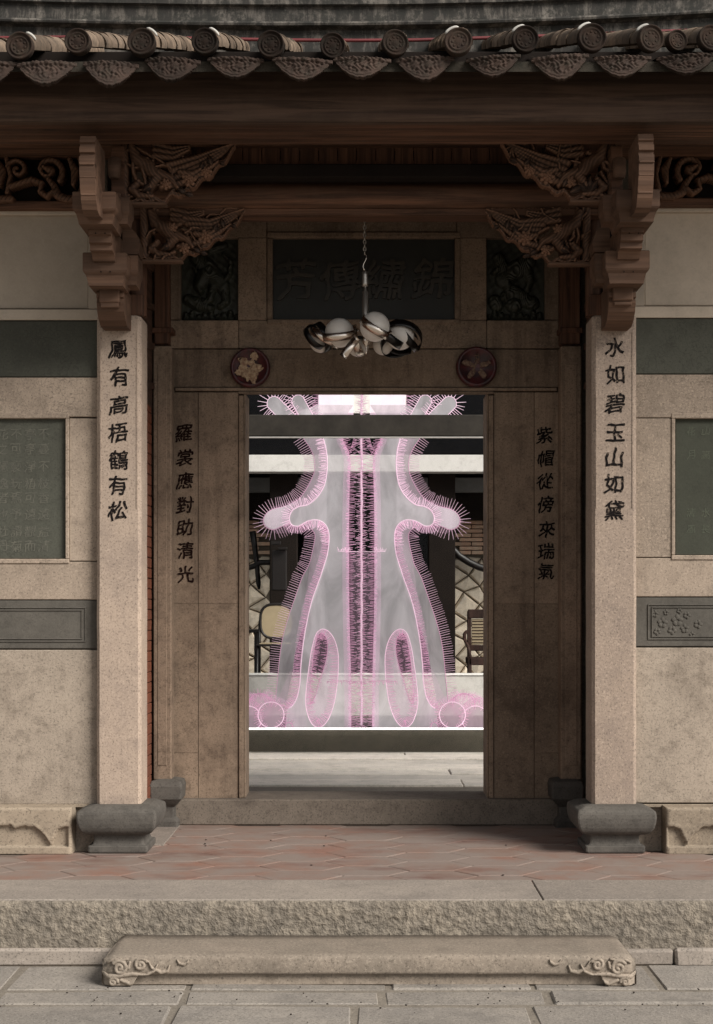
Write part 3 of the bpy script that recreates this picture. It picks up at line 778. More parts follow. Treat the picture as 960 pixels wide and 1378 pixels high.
    pb(*((far, -262) if left else (1262, far)), 1087, 1150, dF, .2, .006).build('foot_stone', M['foot'], t)
    pb(*((fe - 2, inner + 3) if left else (inner - 3, fe + 2)), 1086, 1151, d + .02, .1, .006).build('foot_stone', M['low'], t)
    pb(*((far, inner) if left else (inner, far)), 1082.5, 1086.5, d - .01, .1, .002).build('foot_fillet', M['foot'], t)
    # the writing on the green slab
    dd = d + .022
    if left:
        cols = [(59, '不蔓不枝香遠益清'), (41, '亭亭淨植可遠觀而'), (22, '不可褻玩焉予謂菊'), (4, '花之隱逸者也牡丹'), (-14, '花之富貴者也蓮花'), (-33, '之君子者也噫菊之'), (-52, '愛陶後鮮有聞蓮之')]
        for cx, txt in cols: write(txt, cx, [584, 604, 628, 651, 670, 692, 715, 735], 15, dd, M['panelink'], slab, .75, .004, .0015, N=44)
    else:
        cols = [(930, '花月清風'), (950, '山高水長')]
        for cx, txt in cols: write(txt, cx, [580, 612, 690, 712], 12, dd, M['panelink2'], slab, .7, .004, .0012, N=44)
    return t
side_wall(-1); side_wall(1)

# brick cheeks of the recess
for s in (-1, 1):
    side = 'left' if s < 0 else 'right'
    t = thing('recess_side_wall', f'narrow red brick return wall behind the {side} pillar with a timber board above', 'wall', (s * 1.43, 9.1, PZ), 'return walls of the recess')
    x = s * (1.375 if s < 0 else 1.415)
    m = MB(); m.box(x + s * .03, x + s * .25, 8.70, 9.62, PZ, Z(300, 9.2), .003); m.build('wall_core', M['redbrick'], t)
    m = MB(); m.box(x + s * .04, s * 2.4, 8.66, 9.9, PZ, 4.45, .003); m.box(s * 1.30, s * 2.4, 9.63, 9.9, PZ, 4.45, .003); m.build('masonry_infill', M['mortar'], t)
    m = MB(); r = 0; z = PZ + .01
    while z < Z(545, 9.2):
        y = 8.70 + (.10 if r % 2 else 0)
        while y < 9.44: m.box(x, x + s * .05, y, min(y + .195, 9.44), z, z + .062, .004, .001); y += .205
        z += .066; r += 1
    m.build('brick', M['redbrick'], t, kind='stuff')
    m = MB(); m.box(x - s * .006, x + s * .05, 8.66, 8.76, Z(1075, 8.7), Z(545, 8.7), .004); m.build('corner_board', M['orange'], t)
    m = MB(); m.box(x - s * .004, x + s * .05, 8.70, 9.44, Z(540, 9.1), Z(300, 9.1), .006)
    for k in range(4): m.prism([(8.72, Z(535, 9.1) + k * .25), (9.42, Z(535, 9.1) + .1 + k * .25), (9.42, Z(535, 9.1) + .14 + k * .25), (8.72, Z(535, 9.1) + .04 + k * .25)], 'x', x - s * .022, x)
    m.build('carved_board', M['woody'], t)

# ================================================================ THE DOOR WALL
d = 9.6
dw = thing('gate_wall', 'inner stone door wall of brown granite slabs framing the open doorway', 'gate wall', (0, d, PZ))
def wb(name, x0, x1, y0, y1, mt='inner', dd=0., b=.004, dep=.25):
    return pb(x0, x1, y0, y1, d - dd, dep + dd, b).build(name, M[mt], dw)
# jamb slabs: outer pilaster band, inscribed slab, door slab, moulded edge
for s in (-1, 1):
    if s < 0:
        wb('jamb_band', 232, 266.5, 528, 812.4, 'inner', .0, .0015); wb('jamb_slab', 267.2, 321, 528, 812.4, 'inner', .001, .0015)
        wb('carved_jamb_band', 232, 266.5, 812.6, 1013, 'inner_cut', .002, .0015); wb('jamb_slab', 267.2, 321, 812.6, 1074, 'inner', .001, .0015); wb('jamb_band', 232, 266.5, 1013.2, 1074, 'inner', .002, .0015)
        wb('moulded_strip', 228, 231.6, 470, 1074, 'inner', .012, .003)
        wb('door_moulding', 321.5, 328, 532, 1074, 'inner', .014, .004, .26); wb('door_reveal', 328.5, 330.5, 528, 1074, 'inner', .0, .003, .30)
    else:
        wb('jamb_band', 719.5, 753, 528, 812.4, 'inner', .0, .0015); wb('jamb_slab', 665, 718.8, 528, 812.4, 'inner', .001, .0015)
        wb('carved_jamb_band', 719.5, 753, 812.6, 1013, 'inner_cut', .002, .0015); wb('jamb_slab', 665, 718.8, 812.6, 1074, 'inner', .001, .0015); wb('jamb_band', 719.5, 753, 1013.2, 1074, 'inner', .002, .0015)
        wb('moulded_strip', 753.4, 757, 470, 1074, 'inner', .012, .003)
        wb('door_moulding', 658, 664.5, 532, 1074, 'inner', .014, .004, .26); wb('door_reveal', 655.5, 657.5, 528, 1074, 'inner', .0, .003, .30)
wb('lintel_slab', 232, 753, 470, 521, 'inner', .0, .004, .27)
wb('lintel_moulding', 236, 750, 521.6, 526, 'inner', .012, .003, .03)
wb('door_head', 321, 665, 526.5, 530, 'inner', .016, .003, .03)
for a, b_ in ((225, 321), (321.6, 655), (655.6, 757)): wb('frieze_slab', a, b_, 431, 468.5, 'inner_cut' if a > 300 and b_ < 700 else 'inner', .003)
wb('post_slab', 225, 243, 283, 430, 'inner'); wb('post_slab', 734, 757, 283, 430, 'inner')
for a, b_ in ((320.5, 359), (615, 655)): wb('carved_pier', a, b_, 320, 430.5, 'inner_cut', .002)
for a, b_ in ((243.5, 359), (359.6, 614.4), (615, 733.5)): wb('top_slab', a, b_, 270, 311.5 if 300 < a < 600 else 319.5, 'inner_cut', .001)
wb('wall_back', 225, 757, 240, 470, 'inner', -.1, .004, .16)
wb('jamb_core', 226, 330, 470, 1074, 'inner', -.12, .004, .13); wb('jamb_core', 656, 757, 470, 1074, 'inner', -.12, .004, .13)
# threshold
m = MB(); m.box(X(215, 9.5), X(772, 9.5), 9.52, 9.96, PZ, Z(1076, 9.52), .008); m.build('threshold', M['sill'], dw)
write('羅裳應對助清光', [248, 249, 249, 249, 249, 250, 250], [583, 616, 647, 680, 710, 741, 773], 22, d - .0, M['redink'], dw, 2.5, .006, .0035)
write('紫帽從傍來瑞氣', [733, 735, 734, 734, 736, 735, 735], [586, 617, 648, 679, 712, 742, 769], 21.5, d - .0, M['ink'], dw, 2.5, .006, .0035)
# small chip marks
# the name plaque
pq = thing('name_plaque', 'wide black stone name plaque lettered 芳傳繡錦 in dull gilt above the lintel', 'plaque', (X(490, d), d, Z(430, d)))
bs = pb(366, 614, 318, 431, d + .035, .05, .002).build('black_slab', M['plaque'], pq)
for x0, x1, y0, y1 in ((359.5, 620, 312, 319.5), (359.5, 620, 429.5, 436), (359.5, 367, 320, 429), (612.5, 620, 320, 429)):
    pb(x0, x1, y0, y1, d - .014, .07, .006).build('frame_moulding', M['inner'], pq)
write('芳傳繡錦', [399, 458, 517, 582], [377, 377, 377, 375], 54, d + .035, M['plaquetext'], bs, 1.25, .03, .02)

# carved animal reliefs either side
def beast(s):
    x0, x1, y0, y1 = (243, 321, 319, 430.5) if s < 0 else (655, 734, 319, 430.5)
    label = 'dark green stone relief of a striped prowling beast left of the plaque' if s < 0 else 'dark green stone relief of a beast on rocks right of the plaque'
    t = thing('relief_panel', label, 'relief', (X((x0 + x1) / 2, d), d, Z(y1, d)), 'dark animal reliefs beside the plaque')
    w_, h_ = X(x1, d) - X(x0, d), Z(y0, d) - Z(y1, d); ax, az = X(x0, d), Z(y1, d)
    def f(XX, ZZ):
        u = (XX - ax) / w_; v = (ZZ - az) / h_
        if s > 0: u = 1 - u
        H = np.zeros_like(u)
        def c(pts, r, h):
            nonlocal H
            a = capsule(u, v * 1.42, [(p, q * 1.42) for p, q in pts], r, h); H = np.maximum(H, a)
        if s < 0:
            c([(.25, .80), (.42, .66), (.60, .50), (.72, .42)], [.13, .17, .17, .13], .05)      # body coming down
            c([(.40, .56), (.33, .46)], [.15, .13], .062); c([(.30, .42), (.34, .36)], [.08, .06], .066)   # head, muzzle
            c([(.26, .60), (.23, .64)], .04, .06); c([(.44, .62), (.47, .65)], .04, .06)                    # ears
            c([(.72, .45), (.84, .58), (.86, .72), (.74, .80)], [.06, .05, .045, .03], .04)
            c([(.55, .42), (.50, .26), (.40, .22)], [.08, .07, .06], .05); c([(.75, .40), (.78, .24), (.68, .18)], [.09, .07, .06], .045)
            c([(.3, .95), (.5, .86), (.75, .92)], .06, .03); c([(.12, .26), (.34, .20), (.5, .16)], [.1, .12, .08], .05)
        else:
            c([(.28, .72), (.50, .62), (.70, .50)], [.14, .17, .15], .05); c([(.74, .66), (.78, .76)], [.13, .11], .06); c([(.80, .62), (.86, .58)], [.07, .05], .066)
            c([(.30, .66), (.24, .48), (.30, .38)], [.1, .07, .06], .045); c([(.64, .48), (.62, .34), (.70, .28)], [.09, .07, .06], .05)
            c([(.22, .78), (.12, .86), (.18, .94), (.32, .92)], [.05, .045, .04, .03], .04); c([(.35, .30), (.52, .36), (.66, .30)], [.1, .12, .1], .045)
            c([(.2, .22), (.32, .24)], .12, .045); c([(.5, .2), (.55, .2)], .13, .05); c([(.82, .2), (.85, .24)], .12, .045)
        for k in range(9): c([(.07 + .11 * k, .02), (.08 + .11 * k, .08 + .03 * math.sin(k * 2.1))], [.07, .05], .03)
        st = np.sin((u * 1.0 + v * 1.5 + .22 * np.sin(v * 14) + .12 * np.sin(u * 17)) * 70) * .003
        H = H + st * (H > .012) + .002 * np.sin(u * 40 + v * 23) * np.sin(v * 51)
        fr = np.minimum(np.minimum(u, 1 - u), np.minimum(v, 1 - v) * 1.4)
        return H * 1.0 * np.clip(fr / .07, 0, 1)
    m = MB(); m.hf(ax, ax + w_, az, az + h_, d + .06, 130, 170, f, .03); m.build('carved_beast', M['relief'], t)
    pb(x0, x1 - 0, y0, y1, d + .075, .04, .002).build('back_slab', M['relief'], t)
    return t
beast(-1); beast(1)

# the two lacquered roundels on the lintel
for s, px, py, r in ((-1, 337.5, 496, 27), (1, 641, 495, 27.5)):
    lab = 'dark red lacquered lintel roundel with a large flaked pale flower, left' if s < 0 else 'dark red lacquered lintel roundel with a worn five-pointed flower, right'
    t = thing('lintel_roundel', lab, 'roundel', (X(px, d), d, Z(py, d)), 'lacquered roundels on the lintel')
    rr = r * d / FPX
    m = MB(); m.lathe([(rr * .97, 0), (rr, -.02), (rr * .98, -.05), (rr * .90, -.062), (rr * .82, -.058), (rr * .78, -.048), (0.0001, -.05)], (X(px, d), d, Z(py, d)), 40, 'y'); m.build('disc', M['lacquer'], t)
    cx, cz = X(px, d), Z(py, d)
    def f(XX, ZZ):
        u = (XX - cx) / rr; v = (ZZ - cz) / rr; a = np.arctan2(v, u); q = np.hypot(u, v)
        nz = np.vectorize(lambda p, q_: noise.fractal(Vector((p * 3.2 + s * 4, q_ * 3.2, s * 2.5)), 1, 2, 4))(u, v)
        if s < 0: lim = .62 + .12 * np.cos(5 * a + .4) + .30 * nz; ok = (q < lim) & (nz > -.42)
        else:
            star = .38 / np.maximum(.45, np.cos(((a - 1.57 + math.pi / 5) % (2 * math.pi / 5)) - math.pi / 5) ** 0.2 * (1 + .45 * np.abs(np.sin(2.5 * (a - 1.57))))) * 1.55
            lim = .44 + .27 * np.cos(5 * (a - 1.57)) + .12 * nz; ok = (q < lim) & (nz > -.28)
        H = .006 + .010 * np.abs(np.cos(2.5 * (a - 1.57))) * q + .006 * nz
        return np.where(ok, H, np.nan)
    m = MB(); m.hf(cx - rr, cx + rr, cz - rr, cz + rr, d - .05, 110, 110, f, .008); m.build('flower', M['gilt'] if s < 0 else M['gilt2'], t)
# ================================================================ TIMBER: beams, brackets, carvings
def beam(name, label, x0, x1, prof, mt, loc, cat='beam', cuts=None):
    t = thing(name, label, cat, loc)
    return t
# eave board
t = thing('eave_beam', 'long reddish brown eave beam under the drip tiles across the whole gate', 'beam', (0, 7.5, Z(163, 7.5)))
zb = Z(163, 7.5); zt = Z(98, 7.5)
m = MB(); m.prism([(7.50, zb + .012), (7.494, zb + .05), (7.490, zb + .12), (7.50, zb + .20), (7.52, zt + .05), (7.56, zt + .05), (7.56, zb), (7.508, zb)], 'x', -5, 5, False); m.build('face_board', M['eave'], t)
m = MB(); m.box(-5, 5, 7.562, 7.89, zb + .003, zb + .2, .006); m.build('soffit_beam', M['wood'], t)
m = MB(); m.box(-5, 5, 7.53, 7.60, zt + .05, zt + .12, .004); m.build('tilting_fillet', M['shadetimber'], t)
# inner beams
t = thing('rear_eave_beam', 'dark recessed beam behind the upper carvings', 'beam', (0, 8.2, Z(236, 8.2)))
m = MB(); m.box(-1.25, 1.25, 8.19, 8.3, Z(239, 8.2), Z(221, 8.2), .006); m.build('beam', M['shadetimber'], t)
t = thing('ceiling_boards', 'row of narrow upright boards with light gaps above the crossbeam', 'ceiling', (0, 8.27, Z(222, 8.27)))
dq = 8.27; bwid = 25.6
for k in range(-9, 10):
    xc = 493 + k * bwid
    pb(xc - bwid / 2 + .5, xc + bwid / 2 - .5, 186, 223, dq + random.uniform(-.003, .003), .02, .002).build('board', M['woodz'], t)
pb(240, 746, 170, 215, dq + .05, .02, .002).build('backing', M['shadetimber'], t)
t = thing('crossbeam', 'rounded brown timber crossbeam spanning between the two bracket stacks', 'beam', (0, 8.35, Z(278, 8.35)))
z0, z1 = Z(279, 8.35), Z(239, 8.35)
pr = [(8.35 + .10 - .10 * math.cos(a), (z0 + z1) / 2 + (z1 - z0) / 2 * math.sin(a)) for a in [R(q) for q in range(-70, 71, 14)]]
m = MB(); m.prism(pr + [(8.6, z1 - .005), (8.6, z0 + .002)], 'x', X(160, 8.35), X(826, 8.35), True); m.build('beam', M['wood'], t)
m = MB(); m.box(X(160, 8.4), X(826, 8.4), 8.40, 8.56, z0 - .03, z0 + .01, .006); m.build('lower_fillet', M['wood'], t)
# portico ceiling over the recess
t = thing('portico_ceiling', 'dark board ceiling over the recess between beams and door wall', 'ceiling', (0, 9, Z(262, 9.0)))
for k in range(6):
    m = MB(); m.box(-5, 5, 7.92 + k * .29, 8.19 + k * .29 + .015, 4.46 - (.17 if k < 2 else .0), 4.49, .003); m.build('board', M['wood'], t)

# dark timber behind the outer carvings
for s in (-1, 1):
    side = 'left' if s < 0 else 'right'
    xo, xi = (-560, 112) if s < 0 else (880, 1540)
    dd = 8.42
    t = thing('carved_frieze', f'outer timber frieze of pierced scrollwork above the {side} side wall', 'carving', (X((xo + xi) / 2, dd), dd, Z(283, dd)), 'outer scroll friezes')
    y1 = 281 if s < 0 else 277
    pb(xo, xi, 196, y1 - 10, dd + .12, .04, .004).build('backing_board', M['shadetimber'], t)
    pb(xo, xi, y1 - 11, y1, dd + .05, .12, .006).build('bottom_rail', M['wood'], t)
    pb(xo, xi, 190, 199, dd - .005, .12, .006).build('top_rail', M['wood'], t)
    w0, w1 = (X(-200, dd), X(112, dd)) if s < 0 else (X(884, dd), X(1190, dd))
    za, zt_ = Z(y1 - 8, dd), Z(198, dd); h_ = zt_ - za
    rg = random.Random(5 if s < 0 else 9)
    def f(XX, ZZ):
        u = (w1 - XX) if s < 0 else (XX - w0); v = (ZZ - za) / h_; zz = ZZ - za
        H = np.zeros_like(u)
        def c(p, r, h):
            nonlocal H
            H = np.maximum(H, capsule(u, zz, p, r, h))
        for k in range(3):
            o = .42 * k
            c(spiral(o + .20, h_ * .60, .085, 1.15, -2.4, -1), [.018] * 10 + [.012] * 9, .03)
            c([(o + .0, .03), (o + .10, .028), (o + .15, .05), (o + .17, .10), (o + .20, .14)], [.022, .024, .024, .02, .016], .03)
            c([(o + .17, .07), (o + .21, .045), (o + .25, .07), (o + .24, .12)], [.016, .018, .016, .012], .034)
            c([(o + .24, .12), (o + .30, .14), (o + .36, .12), (o + .42, .10)], [.016, .02, .018, .02], .03)
            c(spiral(o + .38, h_ * .62, .06, 1.1, .3, 1), .014, .028); c([(o + .04, h_ * .9), (o + .12, h_ * .95), (o + .3, h_ * .96), (o + .44, h_ * .93)], .016, .022)
            c([(o + .19, h_ * .6), (o + .23, h_ * .66)], [.028, .012], .035); c([(o + .06, h_ * .35), (o + .05, h_ * .6), (o + .08, h_ * .8)], [.014, .026, .014], .03)
            c([(o + .02, h_ * .2), (o + .0, h_ * .5), (o + .03, h_ * .9)], .014, .026)
        H = H - .004 * (np.abs(np.sin(u * 130 + zz * 90)) < .25) * (H > .012)
        return np.where(H > .004, H, np.nan)
    m = MB(); m.hf(w0, w1, za, zt_, dd + .03, 330, 90, f, .06); m.build('scrollwork', M['carved'], t)

def flower(m, c, r, n=6, depth=.02, seed=0):
    for ring, (rad, pr, up) in enumerate(((.62, .40, 0), (.32, .30, .5))):
        for k in range(n - ring):
            a = 2 * math.pi * k / (n - ring) + seed + ring * .4
            M3 = Matrix.Rotation(-a, 3, 'Y')
            m.ell((c[0] + math.cos(a) * r * rad, c[1] - depth * up, c[2] + math.sin(a) * r * rad), (r * pr, depth * .6, r * pr * .72), M3 @ Matrix.Rotation(-.35, 3, 'Z'), 10, 6)
    m.ell((c[0], c[1] - depth * .9, c[2]), (r * .17, depth * .4, r * .17), None, 8, 6)
def leaf(m, c, L, w_, a, tilt=.3, depth=.014):
    M3 = Matrix.Rotation(-a, 3, 'Y')
    V = []; n = 8
    for i in range(n + 1):
        t_ = i / n; ww = w_ * math.sin(math.pi * min(1, t_ * .93 + .05)) ** .8
        for q, yy in ((-1, 0), (-.5, -.7), (0, -.25), (.5, -.7), (1, 0)):
            V.append(M3 @ Vector((t_ * L, yy * depth - depth * math.sin(t_ * 3.14) * tilt * 3, q * ww)) + Vector(c))
    for q in (-1, 1): pass
    F = [(i * 5 + k, (i + 1) * 5 + k, (i + 1) * 5 + k + 1, i * 5 + k + 1) for i in range(n) for k in range(4)]
    b0 = len(V); V += [v + Vector((0, .012, 0)) for v in list(V)]
    F += [(0 + i * 5 + b0, i * 5, (i + 1) * 5, (i + 1) * 5 + b0)[::-1] for i in range(n)] + [(i * 5 + 4 + b0, i * 5 + 4, (i + 1) * 5 + 4, (i + 1) * 5 + 4 + b0) for i in range(n)]
    m.add(V, [f[::-1] for f in F], True)

def carved_bracket(name, label, s, xp, xt, y0, y1, d, style, group):
    """triangular openwork bracket: xp at the post, xt at the tip"""
    t = thing(name, label, 'carving', (X(xp, d), d, Z(y1, d)), group)
    Lx = abs(X(xt, d) - X(xp, d)); Hh = Z(y0, d) - Z(y1, d)
    xa, xb = sorted((X(xp, d), X(xt, d))); zb_ = Z(y1, d)
    rg = random.Random(style * 13 + (1 if s > 0 else 0))
    vines = []
    for k in range(26):
        u0 = rg.uniform(.04, .95); v0 = rg.uniform(.0, 1); a = rg.uniform(0, 6.28); L = rg.uniform(.02, .06) / Lx
        pts = [(u0, v0)]
        for q in range(4): a += rg.uniform(-.9, .9); pts.append((pts[-1][0] + math.cos(a) * L, pts[-1][1] + math.sin(a) * L * Lx / Hh))
        vines.append((pts, [rg.uniform(.010, .017)] + [rg.uniform(.008, .014)] * 3 + [.004], rg.uniform(.014, .04)))
    def f(XX, ZZ):
        u = ((XX - X(xp, d)) / (X(xt, d) - X(xp, d))); v = (ZZ - zb_) / Hh
        uu = u * Lx; vv = v * Hh
        H = np.zeros_like(u)
        def c(p, r, h):
            nonlocal H
            H = np.maximum(H, capsule(uu, vv, [(a * Lx, b * Hh) for a, b in p], r, h))
        for p, r, h in vines: c(p, r, h)
        # wing: parallel long feathers running up to the tip
        for k in range(4): c([(.42 + .03 * k, .62 - .10 * k + (.18 if style == 2 else 0)), (.66 + .02 * k, .74 - .06 * k), (.86, .88 - .035 * k), (.985, .965)], [.022, .018, .014, .008], .042 - .006 * k)
        for k in range(3): c([(.30, .98 - .10 * k), (.46, .90 - .08 * k), (.60, .93 - .03 * k)], [.02, .018, .008], .034)
        # body of the phoenix curling down at the post
        c([(.10, .92), (.14, .72), (.24, .60), (.32, .42), (.26, .24)], [.022, .034, .042, .036, .02], .05)
        c([(.34, .48), (.44, .40), (.50, .24)], [.03, .026, .012], .045); c([(.16, .34), (.10, .22), (.16, .12), (.28, .10)], [.02, .024, .022, .014], .04)
        c([(.36, .26), (.48, .30), (.6, .36), (.74, .52), (.86, .68)], [.018, .022, .02, .018, .010], .036)
        c([(.52, .5), (.62, .46), (.72, .56)], [.02, .026, .012], .045)
        c([(.03, .02), (.03, .98)], .026, .03)
        lim = np.interp(u, [0, .38, .45, .56, .68, .80, .92, 1.0], [0, .0, .10, .14, .32, .46, .70, .90]) + .03 * np.sin(u * 46)
        edge = v - lim
        H = np.where((np.abs(edge) < .07) & (edge > 0), np.maximum(H, .024), H)     # unbroken lower rim
        H = np.where((v > .965), np.maximum(H, .016), H)
        H = H + np.where(H > .012, .0012 * np.sin(uu * 260 + vv * 190 + 2.5 * np.sin(vv * 50) + 2 * np.sin(uu * 40)), 0)
        return np.where((H > .005) & (edge > 0), H, np.nan)
    m = MB(); m.hf(xa, xb, zb_, zb_ + Hh, d, 200, 110, f, .035); m.build('openwork', M['carved'], t)
    def W(u, v): return (X(xp, d) + (X(xt, d) - X(xp, d)) * u, d - .028, zb_ + Hh * v)
    fl = ((.60, .38, .044), (.75, .50, .034), (.40, .30, .034)) if style == 1 else ((.62, .44, .044), (.42, .22, .034), (.30, .60, .036))
    for i, (u, v, r) in enumerate(fl):
        m = MB(); flower(m, W(u, v), r, 7, .02, i); m.build('flower', M['carved'], t)
    lf = ((.80, .60, .06, .02, 1.9), (.70, .52, .05, .02, 1.2), (.50, .22, .055, .018, -.5), (.86, .66, .04, .014, -.4), (.20, .18, .07, .026, .6), (.30, .30, .05, .02, 2.3), (.56, .14, .05, .016, -.2)) if s < 0 or style == 2 else \
         ((.80, .58, .05, .018, 2.4), (.70, .50, .055, .022, .9), (.24, .12, .085, .026, 2.2), (.24, .12, .09, .026, 1.7), (.24, .12, .085, .026, 1.2), (.24, .12, .08, .024, .7), (.40, .12, .08, .026, 2.7), (.86, .62, .05, .018, .4), (.46, .22, .05, .02, 2.0))
    for (u, v, L, w_, a) in lf:
        m = MB(); leaf(m, W(u, v), L, w_ * .8, a if s < 0 else math.pi - a); m.build('leaf', M['carved'], t)
    m = MB(); m.box(X(xp, d), X(xp, d) + (X(xt, d) - X(xp, d)) * .40, d - .03, d + .04, zb_ - .012, zb_ + .004, .004); m.build('base_ledge', M['dou'], t)
G1, G2 = 'upper pierced timber brackets', 'lower pierced timber brackets'
carved_bracket('carved_bracket', 'upper left pierced timber bracket with a round open flower under the eave beam', -1, 163, 317, 193, 274, 8.02, 1, G1)
carved_bracket('carved_bracket', 'upper right pierced timber bracket with upright pointed leaves under the eave beam', 1, 828, 674, 190, 271, 8.02, 1, G1)
carved_bracket('carved_bracket', 'lower left pierced timber bracket hanging below the crossbeam', -1, 190, 331, 281, 351, 8.42, 2, G2)
carved_bracket('carved_bracket', 'lower right pierced timber bracket hanging below the crossbeam', 1, 794, 652, 281, 355, 8.42, 2, G2)

# bracket stacks
def dou(m, cx, y0, y1, z0, z1, w_):
    """square bearing block: straight top, curved-in bottom"""
    h = z1 - z0; yc, hy = (y0 + y1) / 2, (y1 - y0) / 2
    prof = [(-w_ * .42, 0), (w_ * .42, 0), (w_ * .43, h * .10), (w_ * .50, h * .38), (w_ * .53, h * .42), (w_ * .53, h), (-w_ * .53, h), (-w_ * .53, h * .42), (-w_ * .50, h * .38), (-w_ * .43, h * .10)]
    V = []
    rings = [(0, .42), (.10, .43), (.30, .47), (.38, .52), (.44, .54), (.97, .54), (1, .52)]
    for v, k in rings:
        a, b = w_ * k, hy * k / .52
        V += [(cx - a, yc - b, z0 + h * v), (cx + a, yc - b, z0 + h * v), (cx + a, yc + b, z0 + h * v), (cx - a, yc + b, z0 + h * v)]
    F = [(i * 4 + k, i * 4 + (k + 1) % 4, (i + 1) * 4 + (k + 1) % 4, (i + 1) * 4 + k) for i in range(len(rings) - 1) for k in range(4)] + [(3, 2, 1, 0), tuple(range(len(V) - 4, len(V)))]
    m.add(V, F)
def stack(s):
    side = 'left' if s < 0 else 'right'
    cx = -1.425 if s < 0 else 1.425
    dy = 0 if s < 0 else -3
    t = thing('bracket_stack', f'stepped timber bracket stack with bearing blocks corbelled out above the {side} pillar', 'bracket', (cx, 8.4, Z(424, 8.46)), 'bracket stacks above the pillars')
    # round post above the pillar
    m = MB(); pxc = cx - s * .10
    m.lathe([(.052, 0), (.052, Z(278, 8.5) - Z(424, 8.5))], (pxc, 8.55, Z(424, 8.5)), 20); m.build('post', M['woodz'], t)
    m = MB(); m.box(pxc - .04, pxc + .04, 8.46, 8.52, Z(424, 8.46), Z(396, 8.46), .004); m.build('post_foot', M['woodz'], t)
    m = MB(); m.box(cx - .07, cx + .055, 8.50, 8.62, Z(424, 8.5), Z(200, 8.5), .006); m.build('back_post', M['shadetimber'], t)
    def arm(x0, x1, prof, nm='arm', mt='dou'):
        m = MB(); m.prism(prof, 'x', x0, x1); return m.build(nm, M[mt], t)
    w_ = .058
    # lowest arm: nose cut away in a curve
    da = 8.20; zt_, zb_ = Z(385 + dy, da), Z(433, da)
    arm(cx - .075, cx + .075, [(da, zt_), (8.52, zt_), (8.52, zb_), (da + .13, zb_ - .005), (da + .06, zb_ + .02), (da + .015, zb_ + .06), (da - .004, zb_ + .105), (da + .006, zb_ + .13), (da - .012, zb_ + .135), (da - .012, zb_ + .16), (da, zb_ + .165)])
    da = 8.02; zt_, zb_ = Z(342 + dy, da), Z(408 + dy, da)
    m = MB(); m.box(cx - .056, cx + .056, 8.16, 8.52, Z(408 + dy, 8.18), Z(378, 8.18), .006)
    m.box(cx - .05, cx + .05, 8.17, 8.5, Z(414 + dy, 8.18), Z(406, 8.18), .004); m.build('arm_collar', M['dou'], t)
    m = MB(); dou(m, cx, 8.03, 8.30, Z(384 + dy, 8.05), Z(341 + dy, 8.05), .222); m.build('bearing_block', M['dou'], t)
    m = MB(); dou(m, cx - s * .105, 8.16, 8.34, Z(382 + dy, 8.15), Z(343 + dy, 8.15), .10); m.build('side_block', M['dou'], t)
    # middle arm: stepped nose
    da = 7.88; a0, a1 = Z(342 + dy, da), Z(301 + dy, da)
    arm(cx - .060, cx + .060, [(da, a1), (8.5, a1), (8.5, a0 - .01), (da + .12, a0 - .01), (da + .09, a0 + .025), (da + .04, a0 + .03), (da + .04, a0 + .06), (da + .012, a0 + .065), (da + .012, a0 + .10), (da - .008, a0 + .105), (da - .008, a0 + .13), (da, a0 + .135)])
    # curved wing on the inner flank
    m = MB(); zc = Z(345 + dy, 8.3); m.prism([(cx - s * .06, zc), (cx - s * .15, zc), (cx - s * .155, zc + .06), (cx - s * .135, zc + .12), (cx - s * .10, zc + .155), (cx - s * .06, zc + .17)], 'y', 8.25, 8.4); m.build('flank_wing', M['dou'], t)
    m = MB(); dou(m, cx, 7.72, 8.06, Z(303 + dy, 7.78), Z(262 + dy, 7.78), .210); m.build('bearing_block', M['dou'], t)
    m = MB(); dou(m, cx - s * .10, 7.90, 8.06, Z(300 + dy, 7.9), Z(265 + dy, 7.9), .10); m.build('side_block', M['dou'], t)
    # spool blocks beside the head
    for k, (ya, yb) in enumerate(((211, 238), (258, 284))):
        xx = X(153 if s < 0 else 835, 7.9); m = MB()
        h = Z(ya, 7.9) - Z(yb, 7.9)
        m.lathe([(.026, 0), (.030, .08 * h), (.036, .25 * h), (.036, .95 * h), (.030, h)], (xx, 7.93, Z(yb, 7.9)), 16); m.build('spool', M['dou'], t)
    m = MB(); m.box(X(150 if s < 0 else 822, 7.98), X(168 if s < 0 else 838, 7.98), 7.975, 8.1, Z(280, 7.98), Z(196, 7.98), .005); m.build('side_plate', M['wood'], t)
    # head: tall upturned nose
    da = 7.50; z0, z1 = Z(277 + dy, da), Z(186 + dy, da); H = z1 - z0
    prof = [(da + .30, z1 + .02), (da + .30, z0 - .0), (da + .13, z0 - .012), (da + .075, z0 + .0), (da + .045, z0 + H * .12), (da + .02, z0 + H * .30), (da + .002, z0 + H * .5), (da - .004, z0 + H * .68), (da - .002, z0 + H * .73), (da + .018, z0 + H * .74), (da + .018, z0 + H * .78), (da + .002, z0 + H * .80), (da + .004, z0 + H * .88), (da + .02, z0 + H * .89), (da + .02, z0 + H * .93), (da + .008, z0 + H * .95), (da + .03, z1 + .02)]
    arm(cx - .036 , cx + .042, prof, 'upturned_nose')
    for k, v in enumerate((.18, .42, .60)):
        m = MB(); m.box(cx - .036, cx + .042, da + [.032, .006, -.010][k], da + .06, z0 + H * v, z0 + H * (v + .035), .003); m.build('carved_band', M['dou'], t)
    # small pegs
    m = MB()
    for q in (-.02, .03): m.lathe([(.004, 0), (.004, -.004)], (cx + q, 8.028, Z(366, 8.03)), 8, 'y'); m.lathe([(.004, 0), (.004, -.004)], (cx + q, 7.868, Z(316, 7.9)), 8, 'y')
    m.build('nail_heads', M['shadetimber'], t, kind='stuff')
stack(-1); stack(1)

